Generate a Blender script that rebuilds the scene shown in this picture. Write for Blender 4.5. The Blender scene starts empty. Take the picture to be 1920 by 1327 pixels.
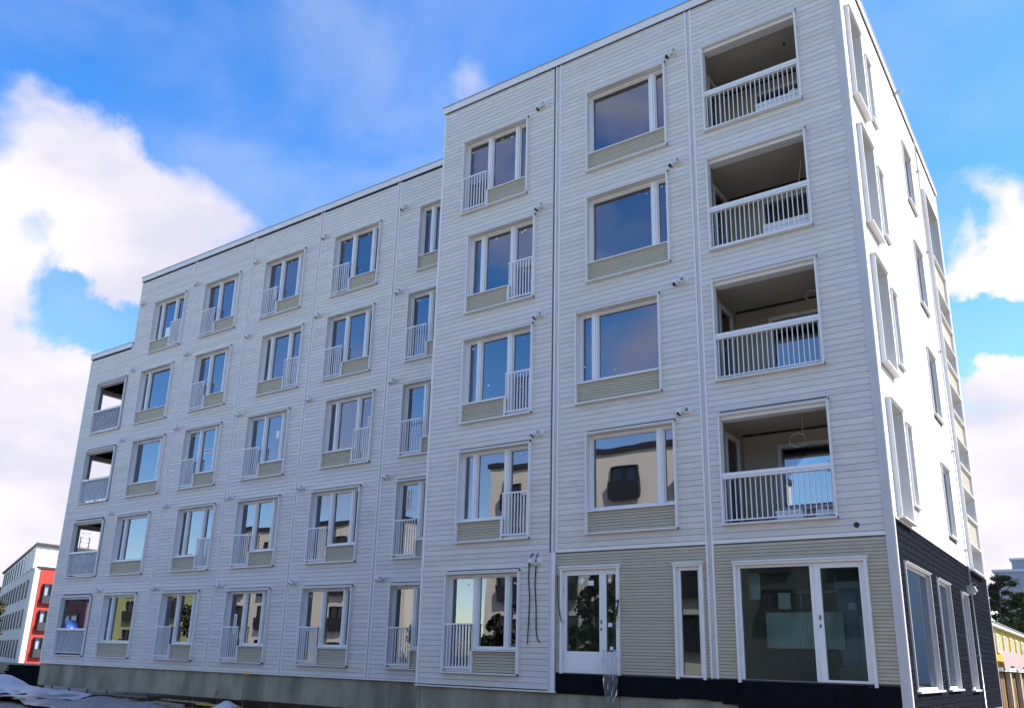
import bpy, math, random
from mathutils import Vector, Matrix
random.seed(7)
R = math.radians
scene = bpy.context.scene
COL = scene.collection

# ------------------------------------------------------------------ camera
cam_d = bpy.data.cameras.new("camera")
cam = bpy.data.objects.new("camera", cam_d)
COL.objects.link(cam)
scene.camera = cam
YAW, PITCH, ROLL = -0.62750806, 0.28750607, 0.02970755
CAM = Vector((3.02254822, -16.17412939, 0.58029622))
fw = Vector((math.sin(YAW) * math.cos(PITCH), math.cos(YAW) * math.cos(PITCH), math.sin(PITCH)))
rt0 = Vector((math.cos(YAW), -math.sin(YAW), 0))
up0 = rt0.cross(fw)
rt = rt0 * math.cos(ROLL) + up0 * math.sin(ROLL)
up = -rt0 * math.sin(ROLL) + up0 * math.cos(ROLL)
m = Matrix((rt, up, -fw)).transposed().to_4x4()
m.translation = CAM
cam.matrix_world = m
cam_d.sensor_fit = 'HORIZONTAL'
cam_d.sensor_width = 36.0
cam_d.lens = 36.0 * 1590.49576 / 1920.0
cam_d.shift_x = 27.5 / 1920.0
cam_d.shift_y = 102.6 / 1920.0
cam_d.clip_start = 0.1
cam_d.clip_end = 5000


def ray(px, py):
    """direction of a pixel of the 1920 x 1327 photograph"""
    d = rt * ((px - 932.5) / 1590.5) + up * ((766.1 - py) / 1590.5) + fw
    return d.normalized()


# ------------------------------------------------------------------ sun and sky
SUN_AZ, SUN_EL = R(57), R(40)        # azimuth from +Y towards +X
sun_dir = Vector((math.sin(SUN_AZ) * math.cos(SUN_EL), math.cos(SUN_AZ) * math.cos(SUN_EL), math.sin(SUN_EL)))
sun_l = bpy.data.lights.new("sun", 'SUN')
sun_l.energy = 3.9
sun_l.angle = R(0.5)
sun_l.color = (1.0, 0.95, 0.88)
sun_o = bpy.data.objects.new("sun", sun_l)
sun_o.rotation_euler = sun_dir.to_track_quat('Z', 'Y').to_euler()
COL.objects.link(sun_o)

world = bpy.data.worlds.new("World")
scene.world = world
world.use_nodes = True
wn, wl = world.node_tree.nodes, world.node_tree.links
wn.clear()


def N(tree, kind, **kw):
    n = tree.nodes.new(kind)
    for k, v in kw.items():
        setattr(n, k, v)
    return n


wt = world.node_tree
w_out = N(wt, 'ShaderNodeOutputWorld')
w_bg = N(wt, 'ShaderNodeBackground')
w_bg.inputs['Strength'].default_value = 0.1
sky = N(wt, 'ShaderNodeTexSky', sky_type='NISHITA', sun_disc=False, sun_elevation=SUN_EL, sun_rotation=SUN_AZ,
        air_density=1.0, dust_density=0.3, ozone_density=2.0)
hs = N(wt, 'ShaderNodeHueSaturation')
hs.inputs['Hue'].default_value = 0.507
hs.inputs['Saturation'].default_value = 1.36
hs.inputs['Value'].default_value = 1.5
wl.new(sky.outputs[0], hs.inputs['Color'])
tc = N(wt, 'ShaderNodeTexCoord')
wn1 = N(wt, 'ShaderNodeTexNoise')
wn1.inputs['Scale'].default_value = 5.0
wn1.inputs['Detail'].default_value = 7.0
wn1.inputs['Roughness'].default_value = 0.6
wl.new(tc.outputs['Generated'], wn1.inputs['Vector'])
wsb = N(wt, 'ShaderNodeVectorMath', operation='SUBTRACT')
wl.new(wn1.outputs['Color'], wsb.inputs[0])
wsb.inputs[1].default_value = (.5, .5, .5)
wsc = N(wt, 'ShaderNodeVectorMath', operation='MULTIPLY_ADD')
wl.new(wsb.outputs[0], wsc.inputs[0])
wsc.inputs[1].default_value = (.19, .19, .19)
wl.new(tc.outputs['Generated'], wsc.inputs[2])
wnm = N(wt, 'ShaderNodeVectorMath', operation='NORMALIZE')
wl.new(wsc.outputs[0], wnm.inputs[0])
nz = N(wt, 'ShaderNodeTexNoise')
nz.inputs['Scale'].default_value = 3.2
nz.inputs['Detail'].default_value = 6.0
nz.inputs['Roughness'].default_value = 0.5
nz.inputs['Distortion'].default_value = 0.35
mp = N(wt, 'ShaderNodeMapping')
mp.inputs['Scale'].default_value = (1, 1, 1.9)
wl.new(tc.outputs['Generated'], mp.inputs[0])
wl.new(mp.outputs[0], nz.inputs['Vector'])
wsum = nz.outputs[0]
# banks of cloud: direction (as seen from the street), angular radius in degrees, weight
BANKS = [((20, 330), 6.5, .17), ((180, 370), 7.5, .26), ((330, 430), 5.0, .2), ((60, 430), 6, .20), ((450, 420), 3.0, .06),
         ((60, 760), 8, .34), ((-120, 900), 12, .35), ((40, 980), 8, .3), ((200, 650), 3.5, .12), ((300, 900), 15, .2),
         ((40, 545), 3.6, -.55), ((140, 590), 3.0, -.5), ((215, 640), 2.4, -.42), ((230, 130), 15, -.3), ((500, 200), 9, -.28), ((650, 80), 9, -.22),
         ((830, 180), 4.5, .22), ((700, 300), 6, .24), ((860, 110), 3.5, .13), ((560, 300), 4, .12), ((1100, 30), 6, -.08), ((1750, 150), 9, -.22),
         ((1900, 400), 3.6, .16), ((1820, 500), 3.6, .16), ((1900, 480), 3, .12), ((1790, 440), 1.6, -.2), ((1860, 430), 1.2, -.2), ((1830, 615), 2.2, -.55), ((1905, 600), 2.2, -.45), ((1870, 750), 1.9, -.5), ((1800, 700), 1.5, -.3),
         ((1840, 690), 1.6, .22), ((1880, 900), 7, .4), ((2050, 700), 8, .2), ((1800, 340), 3, .05)]
for (bx, by), rad, wgt in BANKS:
    d = ray(bx, by)
    dp = N(wt, 'ShaderNodeVectorMath', operation='DOT_PRODUCT')
    wl.new(wnm.outputs[0], dp.inputs[0])
    dp.inputs[1].default_value = d
    mr = N(wt, 'ShaderNodeMapRange', interpolation_type='SMOOTHSTEP')
    mr.inputs['From Min'].default_value = math.cos(R(rad * 1.5))
    mr.inputs['From Max'].default_value = 1.0
    mr.inputs['To Min'].default_value = 0
    mr.inputs['To Max'].default_value = wgt
    wl.new(dp.outputs['Value'], mr.inputs['Value'])
    ad = N(wt, 'ShaderNodeMath', operation='ADD')
    wl.new(wsum, ad.inputs[0])
    wl.new(mr.outputs[0], ad.inputs[1])
    wsum = ad.outputs[0]
cm = N(wt, 'ShaderNodeMapRange', interpolation_type='SMOOTHSTEP')
cm.inputs['From Min'].default_value = 0.43
cm.inputs['From Max'].default_value = 0.74
wl.new(wsum, cm.inputs['Value'])
# thin high veil over the whole sky
nz3 = N(wt, 'ShaderNodeTexNoise')
nz3.inputs['Scale'].default_value = 2.6
nz3.inputs['Detail'].default_value = 8.0
nz3.inputs['Distortion'].default_value = 0.4
mp3 = N(wt, 'ShaderNodeMapping')
mp3.inputs['Scale'].default_value = (1, 1.6, 2.4)
mp3.inputs['Rotation'].default_value = (.3, .5, .4)
wl.new(tc.outputs['Generated'], mp3.inputs[0])
wl.new(mp3.outputs[0], nz3.inputs['Vector'])
vr = N(wt, 'ShaderNodeMapRange', interpolation_type='SMOOTHSTEP')
vr.inputs['From Min'].default_value = 0.36
vr.inputs['From Max'].default_value = 0.78
vr.inputs['To Min'].default_value = 0.0
vr.inputs['To Max'].default_value = 0.26
wl.new(nz3.outputs[0], vr.inputs['Value'])
mxv = N(wt, 'ShaderNodeMath', operation='MAXIMUM')
wl.new(cm.outputs[0], mxv.inputs[0])
wl.new(vr.outputs[0], mxv.inputs[1])
# cloud body: soft grey-lilac shading inside the cloud
nz2 = N(wt, 'ShaderNodeTexNoise')
nz2.inputs['Scale'].default_value = 5.0
nz2.inputs['Detail'].default_value = 5.0
wl.new(mp.outputs[0], nz2.inputs['Vector'])
cr = N(wt, 'ShaderNodeMix', data_type='RGBA')
cr.inputs[6].default_value = (3.6, 3.55, 4.2, 1)
cr.inputs[7].default_value = (4.9, 4.65, 4.8, 1)
cmr = N(wt, 'ShaderNodeMapRange')
cmr.inputs['From Min'].default_value = 0.35
cmr.inputs['From Max'].default_value = 0.6
wl.new(nz2.outputs[0], cmr.inputs['Value'])
wl.new(cmr.outputs[0], cr.inputs[0])
mix = N(wt, 'ShaderNodeMix', data_type='RGBA')
wl.new(mxv.outputs[0], mix.inputs[0])
wl.new(hs.outputs[0], mix.inputs[6])
wl.new(cr.outputs[2], mix.inputs[7])
wl.new(mix.outputs[2], w_bg.inputs['Color'])
wl.new(w_bg.outputs[0], w_out.inputs['Surface'])

scene.view_settings.view_transform = 'Standard'
scene.view_settings.look = 'None'
scene.view_settings.exposure = 1.15
scene.view_settings.gamma = 1.0
scene.view_settings.use_curve_mapping = False
scene.render.engine = 'CYCLES'
scene.cycles.max_bounces = 8
scene.cycles.transparent_max_bounces = 16
scene.cycles.caustics_reflective = False

# ------------------------------------------------------------------ materials
MATS = {}


def mat(name, col, rough=0.6, var=0.0, var_scale=3.0, stretch=(1, 1, 1), island=0.0, metallic=0.0, bump=0.0,
        bump_scale=40.0, col2=None, spec=0.5, detail=5.0, ramp=(0.35, 0.65)):
    """procedural paint: base colour mixed by noise with a second colour, per-piece tone changes, fine relief"""
    if name in MATS:
        return MATS[name]
    mt = bpy.data.materials.new(name)
    mt.use_nodes = True
    t = mt.node_tree
    b = t.nodes['Principled BSDF']
    b.inputs['Roughness'].default_value = rough
    b.inputs['Metallic'].default_value = metallic
    b.inputs['Specular IOR Level'].default_value = spec
    c = (*col, 1)
    if col2 is None:
        k = 1 - var
        col2 = tuple(x * k for x in col)
    co = N(t, 'ShaderNodeTexCoord')
    geo = N(t, 'ShaderNodeNewGeometry')
    mpn = N(t, 'ShaderNodeMapping')
    mpn.inputs['Scale'].default_value = stretch
    t.links.new(geo.outputs['Position'], mpn.inputs[0])
    ns = N(t, 'ShaderNodeTexNoise')
    ns.inputs['Scale'].default_value = var_scale
    ns.inputs['Detail'].default_value = detail
    t.links.new(mpn.outputs[0], ns.inputs['Vector'])
    r_ = N(t, 'ShaderNodeMapRange')
    r_.inputs['From Min'].default_value = ramp[0]
    r_.inputs['From Max'].default_value = ramp[1]
    t.links.new(ns.outputs[0], r_.inputs['Value'])
    mx = N(t, 'ShaderNodeMix', data_type='RGBA')
    mx.inputs[6].default_value = c
    mx.inputs[7].default_value = (*col2, 1)
    t.links.new(r_.outputs[0], mx.inputs[0])
    out = mx.outputs[2]
    if island:
        h = N(t, 'ShaderNodeHueSaturation')
        mr = N(t, 'ShaderNodeMapRange')
        mr.inputs['To Min'].default_value = 1 - island
        mr.inputs['To Max'].default_value = 1 + island
        # tone by random per piece
        rnd = N(t, 'ShaderNodeMath', operation='FRACT')
        add = N(t, 'ShaderNodeMath', operation='ADD')
        oi = N(t, 'ShaderNodeObjectInfo')
        t.links.new(geo.outputs['Random Per Island'], add.inputs[0])
        t.links.new(oi.outputs['Random'], add.inputs[1])
        t.links.new(add.outputs[0], rnd.inputs[0])
        t.links.new(rnd.outputs[0], mr.inputs['Value'])
        t.links.new(mr.outputs[0], h.inputs['Value'])
        t.links.new(out, h.inputs['Color'])
        out = h.outputs[0]
    t.links.new(out, b.inputs['Base Color'])
    if bump:
        n2 = N(t, 'ShaderNodeTexNoise')
        n2.inputs['Scale'].default_value = bump_scale
        n2.inputs['Detail'].default_value = 4
        t.links.new(mpn.outputs[0], n2.inputs['Vector'])
        bp = N(t, 'ShaderNodeBump')
        bp.inputs['Strength'].default_value = bump
        bp.inputs['Distance'].default_value = 0.02
        t.links.new(n2.outputs[0], bp.inputs['Height'])
        t.links.new(bp.outputs[0], b.inputs['Normal'])
    MATS[name] = mt
    return mt


def glass_mat(name, ior=2.9, tint=(.78, .84, .82), film=0.0, film_col=(.6, .7, .8), rough=0.0):
    if name in MATS:
        return MATS[name]
    mt = bpy.data.materials.new(name)
    mt.use_nodes = True
    t = mt.node_tree
    t.nodes.clear()
    o = N(t, 'ShaderNodeOutputMaterial')
    fr = N(t, 'ShaderNodeFresnel')
    fr.inputs['IOR'].default_value = ior
    tr = N(t, 'ShaderNodeBsdfTransparent')
    tr.inputs[0].default_value = (*tint, 1)
    gl = N(t, 'ShaderNodeBsdfGlossy')
    gl.inputs['Roughness'].default_value = rough
    gl.inputs['Color'].default_value = (.92, .93, 1, 1)
    # panes are never quite flat
    geo = N(t, 'ShaderNodeNewGeometry')
    ns = N(t, 'ShaderNodeTexNoise')
    ns.inputs['Scale'].default_value = 1.3
    ns.inputs['Detail'].default_value = 1
    t.links.new(geo.outputs['Position'], ns.inputs['Vector'])
    bp = N(t, 'ShaderNodeBump')
    bp.inputs['Strength'].default_value = 0.022
    bp.inputs['Distance'].default_value = 0.05
    t.links.new(ns.outputs[0], bp.inputs['Height'])
    t.links.new(bp.outputs[0], gl.inputs['Normal'])
    # same reflectance from both faces of the pane
    inv = N(t, 'ShaderNodeMath', operation='DIVIDE')
    mx = N(t, 'ShaderNodeMixShader')
    bf = N(t, 'ShaderNodeMix', data_type='FLOAT')
    t.links.new(geo.outputs['Backfacing'], bf.inputs[0])
    bf.inputs[2].default_value = ior
    bf.inputs[3].default_value = 1.0 / ior if False else ior
    t.links.new(bf.outputs[0], fr.inputs['IOR'])
    base = tr.outputs[0]
    if film:
        df = N(t, 'ShaderNodeBsdfTranslucent')
        df.inputs[0].default_value = (*film_col, 1)
        d2 = N(t, 'ShaderNodeBsdfDiffuse')
        d2.inputs[0].default_value = (*film_col, 1)
        m0 = N(t, 'ShaderNodeMixShader')
        m0.inputs[0].default_value = 0.6
        t.links.new(df.outputs[0], m0.inputs[1])
        t.links.new(d2.outputs[0], m0.inputs[2])
        m1 = N(t, 'ShaderNodeMixShader')
        m1.inputs[0].default_value = film
        t.links.new(tr.outputs[0], m1.inputs[1])
        t.links.new(m0.outputs[0], m1.inputs[2])
        base = m1.outputs[0]
    t.links.new(fr.outputs[0], mx.inputs[0])
    t.links.new(base, mx.inputs[1])
    t.links.new(gl.outputs[0], mx.inputs[2])
    t.links.new(mx.outputs[0], o.inputs['Surface'])
    MATS[name] = mt
    return mt


M_BOARD = mat('white_board_paint', (.70, .67, .625), .62, .10, 2.5, (1, 1, 6), island=.06, bump=.25, bump_scale=30)
M_GROOVE = mat('groove_backing', (.20, .20, .21), .9, .2, 6)
M_TRIM = mat('white_trim_paint', (.78, .765, .74), .45, .06, 3, island=.02)
M_CORNER = mat('corner_trim_and_jamb_shade', (.57, .56, .56), .5, .08, 3)
M_FRAME = mat('window_frame_paint', (.80, .80, .79), .35, .04, 5)
M_BEIGE = mat('beige_board_paint', (.50, .45, .34), .62, .12, 3, (1, 1, 8), island=.05, bump=.2)
M_BEIGE_BACK = mat('beige_backing', (.17, .16, .13), .9, .1)
M_DARK = mat('charcoal_board_paint', (.011, .0125, .017), .85, .0, 4, (1, 1, 7), island=.12, bump=.3, spec=0.0, col2=(.021, .023, .029))
M_BLACK = mat('black_membrane', (.012, .013, .016), .8, .3, 3, spec=0.0, bump=.1, bump_scale=6)
M_CONC = mat('plinth_concrete', (.36, .33, .235), .85, .0, 1.3, (1, 1, .35), bump=.5, bump_scale=25, col2=(.19, .18, .13), detail=9, ramp=(.38, .62))
M_RAIL = mat('railing_paint', (.80, .80, .80), .35, .03, 5)
M_PLASTER = mat('interior_plaster', (.50, .49, .46), .85, .1, 1.5)
M_CEIL = mat('balcony_ceiling', (.58, .51, .41), .75, .12, 1.2)
M_FLOOR = mat('interior_floor', (.22, .20, .18), .7, .2, 2)
M_METAL = mat('galvanised', (.45, .46, .47), .4, .15, 6, metallic=.6)
M_DARKMETAL = mat('dark_end_cap', (.03, .03, .035), .5, .1)
M_VENT = mat('vent_plastic', (.74, .74, .72), .4, .05, 8)
M_HOLE = mat('vent_inside', (.13, .13, .125), .8, .1)
M_GLASS = glass_mat('window_glass')
M_SHOPGLASS = glass_mat('shop_glass', 1.75, (.80, .90, .88))
M_GLASS_F = glass_mat('filmed_glass', 1.5, (.7, .8, .85), .55, (.50, .60, .68))
M_PAPER = mat('white_label', (.82, .82, .80), .6, .03)
M_YEL = mat('yellow_label', (.75, .55, .08), .6, .05)
M_INK = mat('black_print', (.02, .02, .02), .6, .0)
M_WOOD = mat('dark_timber', (.10, .065, .04), .7, .4, 5, (1, 1, .3))


# ------------------------------------------------------------------ mesh builder
class MB:
    def __init__(s):
        s.v, s.f, s.mi, s.mats, s.sm = [], [], [], [], []

    def m(s, mt):
        if mt not in s.mats:
            s.mats.append(mt)
        return s.mats.index(mt)

    def add(s, vs, fs, mt, smooth=False):
        o = len(s.v)
        i = s.m(mt)
        s.v += [tuple(v) for v in vs]
        for f in fs:
            s.f.append([o + k for k in f])
            s.mi.append(i)
            s.sm.append(smooth)
        return s

    def box(s, x0, x1, y0, y1, z0, z1, mt):
        vs = [(x0, y0, z0), (x1, y0, z0), (x1, y1, z0), (x0, y1, z0), (x0, y0, z1), (x1, y0, z1), (x1, y1, z1), (x0, y1, z1)]
        return s.add(vs, [(0, 3, 2, 1), (4, 5, 6, 7), (0, 1, 5, 4), (1, 2, 6, 5), (2, 3, 7, 6), (3, 0, 4, 7)], mt)

    def prism_x(s, prof, x0, x1, mt):
        """profile of (y, z) points, counter-clockwise seen from +x, swept along x"""
        n = len(prof)
        vs = [(x0, y, z) for y, z in prof] + [(x1, y, z) for y, z in prof]
        fs = [(k, n + k, n + (k + 1) % n, (k + 1) % n)[::-1] for k in range(n)]
        fs += [tuple(range(n))[::-1], tuple(range(n, 2 * n))]
        return s.add(vs, fs, mt)

    def quad(s, p, mt):
        return s.add(p, [(0, 1, 2, 3)], mt)

    def tube(s, pts, r, mt, n=8, cap=True):
        pts = [Vector(p) for p in pts]
        vs, fs = [], []
        for i, p in enumerate(pts):
            a = pts[max(i - 1, 0)]
            b = pts[min(i + 1, len(pts) - 1)]
            d = (b - a).normalized()
            h = Vector((0, 0, 1)) if abs(d.z) < .9 else Vector((1, 0, 0))
            u = d.cross(h).normalized()
            w = u.cross(d)
            rr = r[i] if isinstance(r, (list, tuple)) else r
            for k in range(n):
                t = 2 * math.pi * k / n
                vs.append(p + (u * math.cos(t) + w * math.sin(t)) * rr)
        for i in range(len(pts) - 1):
            for k in range(n):
                a, b = i * n + k, i * n + (k + 1) % n
                fs.append((a, b, b + n, a + n))
        if cap:
            fs.append(tuple(range(n)))
            fs.append(tuple(range((len(pts) - 1) * n, len(pts) * n))[::-1])
        return s.add(vs, fs, mt, True)

    def mesh(s, name):
        me = bpy.data.meshes.new(name)
        me.from_pydata(s.v, [], s.f)
        for mt in s.mats:
            me.materials.append(mt)
        me.polygons.foreach_set('material_index', s.mi)
        me.polygons.foreach_set('use_smooth', s.sm)
        me.update()
        return me

    def build(s, name, parent=None, loc=(0, 0, 0), rz=0.0):
        return place(s.mesh(name), name, parent, loc, rz)


def place(me, name, parent=None, loc=(0, 0, 0), rz=0.0):
    o = bpy.data.objects.new(name, me)
    COL.objects.link(o)
    o.location = loc
    o.rotation_euler = (0, 0, rz)
    if parent:
        o.parent = parent
    return o


def tag(o, label=None, cat=None, group=None, kind=None):
    if label: o['label'] = label
    if cat: o['category'] = cat
    if group: o['group'] = group
    if kind: o['kind'] = kind
    return o


def empty(name, loc=(0, 0, 0), rz=0.0):
    return place(None, name, None, loc, rz)


# ------------------------------------------------------------------ the ground
def ground_z(x, y):
    base = -1.12
    # the street climbs gently behind the right hand corner
    t = min(1, max(0, (x + 1.0) / 2.0)) * min(1, max(0, (y + 3.0) / 7.0))
    t = t * t * (3 - 2 * t)
    b = base + 0.86 * t
    if x < -10.5 and y > 1.0:      # shallow trench along the plinth
        b -= .28 * min(1, (y - 1.0) / .7)
    # the far left
    if x < -20:
        b += min(.18, (-20 - x) * .015)
    return b


def grid_axis(lo, hi, fine0, fine1, step):
    a = []
    v = fine0
    while v < fine1:
        a.append(v)
        v += step
    a.append(fine1)
    k, st = fine0, step
    L = []
    while k > lo:
        st *= 1.35
        k -= st
        L.append(max(k, lo))
    k, st = fine1, step
    H = []
    while k < hi:
        st *= 1.35
        k += st
        H.append(min(k, hi))
    return L[::-1] + a + H


M_GROUND = mat('site_dirt', (.24, .21, .18), .9, 0, .8, bump=.6, bump_scale=8, col2=(.15, .135, .12), detail=10)
gx = grid_axis(-2500, 2500, -44, 14, .8)
gy = grid_axis(-2500, 2500, -20, 16, .8)
gb = MB()
vs = []
for y in gy:
    for x in gx:
        n = 0.05 * math.sin(x * 1.7 + y * .6) * math.sin(y * 1.9 - x * .4) if abs(x) < 60 and abs(y) < 60 else 0
        vs.append((x, y, ground_z(x, y) + n * .6))
nx = len(gx)
fs = [(j * nx + i, j * nx + i + 1, (j + 1) * nx + i + 1, (j + 1) * nx + i) for j in range(len(gy) - 1) for i in range(nx - 1)]
gb.add(vs, fs, M_GROUND, True)
tag(gb.build('ground'), kind='structure')

# ------------------------------------------------------------------ the building: measurements
FL = 2.98                        # storey height
JR = [-10.88, -7.03, -3.42, 0.0]  # right block: corner, joint, joint, corner
JL = [-32.34, -29.19, -25.40, -21.74, -18.08, -14.42, -10.88]
YL = 2.0                         # the left part stands back
TOP = 15.70
TOP2 = 12.74
DEPTH = 12.35
PB = FL / 24                     # board pitch
GAP = 0.006
WB = 0.27                        # bottom of the lowest windows
WW, WH = 2.15, 2.27

B = empty('apartment_building', (0, 0, 0))
tag(B, 'large five-storey apartment block clad in pale grey-white boards, filling the picture', 'apartment building')

wall = None
openF = {'R': [], 'L': [], 'S': []}   # openings per wall: u0, u1, z0, z1


def seg(u0, u1, z0, z1, openings):
    """stretches of [u0, u1] that stay solid at height z0..z1"""
    res = [(u0, u1)]
    for a, b, c, d in openings:
        if c < z1 - 1e-4 and d > z0 + 1e-4:
            nr = []
            for p, q in res:
                if b <= p or a >= q:
                    nr.append((p, q))
                else:
                    if a > p + .02: nr.append((p, a))
                    if b < q - .02: nr.append((b, q))
            res = nr
    return res


def backing(mb, u0, u1, z0, z1, y0, y1, openings, mt):
    zs = sorted({z0, z1} | {z for o in openings for z in o[2:] if z0 < z < z1})
    for a, b in zip(zs, zs[1:]):
        for p, q in seg(u0, u1, a, b, openings):
            mb.box(p, q, y0, y1, a, b, mt)


def board(mb, p, q, z0, z1, mt, t=0.024, ch=.005):
    a, b = z0 + GAP / 2, z1 - GAP / 2
    # profile in (y, z); outward is -y
    mb.prism_x([(t, a), (t, b), (ch, b), (0, b - ch), (0, a + ch), (ch, a)], p, q, mt)


# --- openings
WL = {}
colsL = {0: [(-13.69, 'A'), (-13.69, 'A'), (-13.69, 'A'), (-13.69, 'A'), (-13.42, 'N')],
         1: [(-17.33, 'A'), (-17.31, 'A'), (-17.02, 'B'), (-17.30, 'A'), (-17.28, 'A')],
         2: [(-20.98, 'A'), (-20.95, 'A'), (-20.93, 'A'), (-20.65, 'B'), (-20.92, 'A')],
         3: [(-24.62, 'A'), (-24.32, 'B'), (-24.55, 'A'), (-24.54, 'A'), (-24.52, 'A')],
         4: [(-28.34, 'C'), (-28.26, 'C'), (-27.98, 'D'), (-28.17, 'C'), (-27.92, 'B')]}
colsR1 = [(-10.07, 'A'), (-9.83, 'B'), (-9.83, 'B'), (-9.82, 'B'), (-10.09, 'A')]
colsR2 = {1: (-6.20, 'D'), 2: (-6.47, 'C'), 3: (-6.18, 'D'), 4: (-6.17, 'D')}
INS = .02


def op(u, k, w=WW, h=WH):
    z = WB + FL * k
    return (u + INS, u + w - INS, z + INS, z + h - INS)


for c, lst in colsL.items():
    for k, (u, t) in enumerate(lst):
        openF['L'].append(op(u, k))
for k in range(4):
    openF['L'].append(op(-31.42, k, 2.2, 2.24))
for k, (u, t) in enumerate(colsR1):
    openF['R'].append(op(u, k))
for k, (u, t) in colsR2.items():
    openF['R'].append(op(u, k))
BAL_Z0, BAL_H, BAL_U, BAL_W = .27, 2.26, -3.10, 2.18
for k in range(1, 5):
    openF['R'].append(op(BAL_U, k, BAL_W, BAL_H))
DOOR = (-6.84, -5.41, .35, 2.55)
SLIM = (-4.18, -3.57, .33, 2.53)
SHOP = (-2.94, -.50, .31, 2.51)
for a, b, c, d in (DOOR, SLIM, SHOP):
    openF['R'].append((a + INS, b - INS, c + INS, d - INS))
SIDE = []      # (u0, u1, z0, z1, kind)
for k in range(1, 5):
    SIDE.append((.42, 1.54, WB + FL * k, WB + FL * k + 2.26, 'big'))
    SIDE.append((2.2, 2.72, .76 + FL * k, .76 + FL * k + 1.72, 'small'))
    SIDE.append((6.3, 7.45, .72 + FL * k, .72 + FL * k + 1.75, 'small'))
SIDE += [(.52, 2.96, .25, 2.48, 'ground'), (3.78, 5.36, .25, 2.48, 'ground'), (7.03, 8.04, .21, 2.45, 'ground')]
STAIR = (9.15, 11.35, 3.15, 14.38)
for a, b, c, d, kd in SIDE:
    openF['S'].append((a + INS, b - INS, c + INS, d - INS))
openF['S'].append((STAIR[0] + INS, STAIR[1] - INS, STAIR[2] + INS, STAIR[3] - INS))

# --- structural wall behind the boards
wb_ = MB()
Y0, Y1 = .028, .26
backing(wb_, JR[0], JR[1], 0, TOP, Y0, Y1, openF['R'], M_GROOVE)
backing(wb_, JR[1], 0 - .03, 2.92, TOP, Y0, Y1, openF['R'], M_GROOVE)
backing(wb_, JR[1], 0 - .03, .0, 2.92, Y0, Y1, openF['R'], M_BEIGE_BACK)
wall = wb_.build('wall', B)
wl_ = MB()
backing(wl_, JL[1], JL[-1] + .3, 0, TOP, Y0, Y1, openF['L'], M_GROOVE)
backing(wl_, JL[0], JL[1], 0, TOP2, Y0, Y1, openF['L'], M_GROOVE)
wallL = wl_.build('wall', B, (0, YL, 0))
# wall of the right hand side (local x runs along +Y)
ws_ = MB()
backing(ws_, Y1 + .0, DEPTH, 3.235, TOP, Y0, Y1, openF['S'], M_GROOVE)
backing(ws_, Y1 + .0, DEPTH, -.25, 3.235, Y0, Y1, openF['S'], M_BLACK)
wallS = ws_.build('wall', B, (0, 0, 0), math.pi / 2)
# the flank of the projecting block, the rear and the left end
we = MB()
we.box(JR[0], JR[0] + .22, Y1 + .001, YL + Y1, 0, TOP, M_BOARD)
we.box(JL[0], 0 - Y1, DEPTH - .25, DEPTH, -.2, TOP2, M_BOARD)
we.box(JL[1], 0 - Y1, DEPTH - .25, DEPTH, TOP2, TOP, M_BOARD)
we.box(JL[1], JL[1] + .25, YL + Y1 + .001, DEPTH - .251, TOP2, TOP, M_BOARD)
# left end with the openings of the corner balconies
lo = [(YL + .5, YL + 2.6, .45 + FL * k + (.0), 2.4 + FL * k) for k in range(4)]
zs = sorted({0, TOP2} | {z for o in lo for z in o[2:]})
for a, b in zip(zs, zs[1:]):
    for p, q in seg(YL + Y1 + .001, DEPTH - .251, a, b, lo):
        we.box(JL[0], JL[0] + .22, p, q, a, b, M_BOARD)
we.build('wall', B)
rf = MB()
rf.box(JR[0] - .02, 0 - .03, Y1 + .01, DEPTH, TOP - .25, TOP, M_FLOOR)
rf.box(JL[1], JR[0] - .021, YL + Y1 + .01, DEPTH, TOP - .25, TOP, M_FLOOR)
rf.box(JL[0], JL[1] - .001, YL + Y1 + .01, DEPTH, TOP2 - .25, TOP2, M_FLOOR)
rf.build('roof', B)

# --- boards
MARG = .07


POOL = {}


def rows(u0, u1, z0, z1, pitch, openings, mt, parent, single, name='board', maxn=0, t=.024):
    """rows of boards, cut at the openings; collected first, built by finish_rows"""
    n = int(round((z1 - z0) / pitch))
    for i in range(n):
        a, b = z0 + i * pitch, z0 + (i + 1) * pitch
        for p, q in seg(u0, u1, a, b, openings):
            w = parent.matrix_basis @ Vector(((p + q) / 2, 0, (a + b) / 2))
            size = (q - p) / (w - CAM).length if single else -1
            POOL.setdefault(name, []).append((size, p, q, a, b, mt, parent, t))


def finish_rows(limit=298):
    """the largest pieces singly, the remainder joined into one part of their wall"""
    for name, L in POOL.items():
        L.sort(key=lambda e: -e[0])
        rest = {}
        for i, (size, p, q, a, b, mt, parent, t) in enumerate(L):
            if i < limit and size > 0:
                mb = MB()
                board(mb, p, q, a, b, mt, t)
                mb.build(name, parent)
            else:
                board(rest.setdefault(parent.name, (MB(), parent))[0], p, q, a, b, mt, t)
        for mb, parent in rest.values():
            tag(mb.build(name, parent), kind='stuff')


nR = int(TOP / PB)
k0 = int(math.ceil(2.92 / PB))
z_w = k0 * PB
rows(JR[2] + .09, JR[3] - .15, z_w, nR * PB, PB, openF['R'], M_BOARD, wall, True)
rows(JR[1] + .09, JR[2] - MARG, z_w, nR * PB, PB, openF['R'], M_BOARD, wall, True)
rows(JR[0] + .07, JR[1] - MARG - .06, 0, nR * PB, PB, openF['R'], M_BOARD, wall, True)
for i in range(len(JL) - 1):
    top = TOP2 if i == 0 else TOP
    rows(JL[i] + .07, JL[i + 1] - (MARG if i < 5 else -.2), 0, int(top / PB) * PB, PB, openF['L'], M_BOARD, wallL, False)
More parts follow.
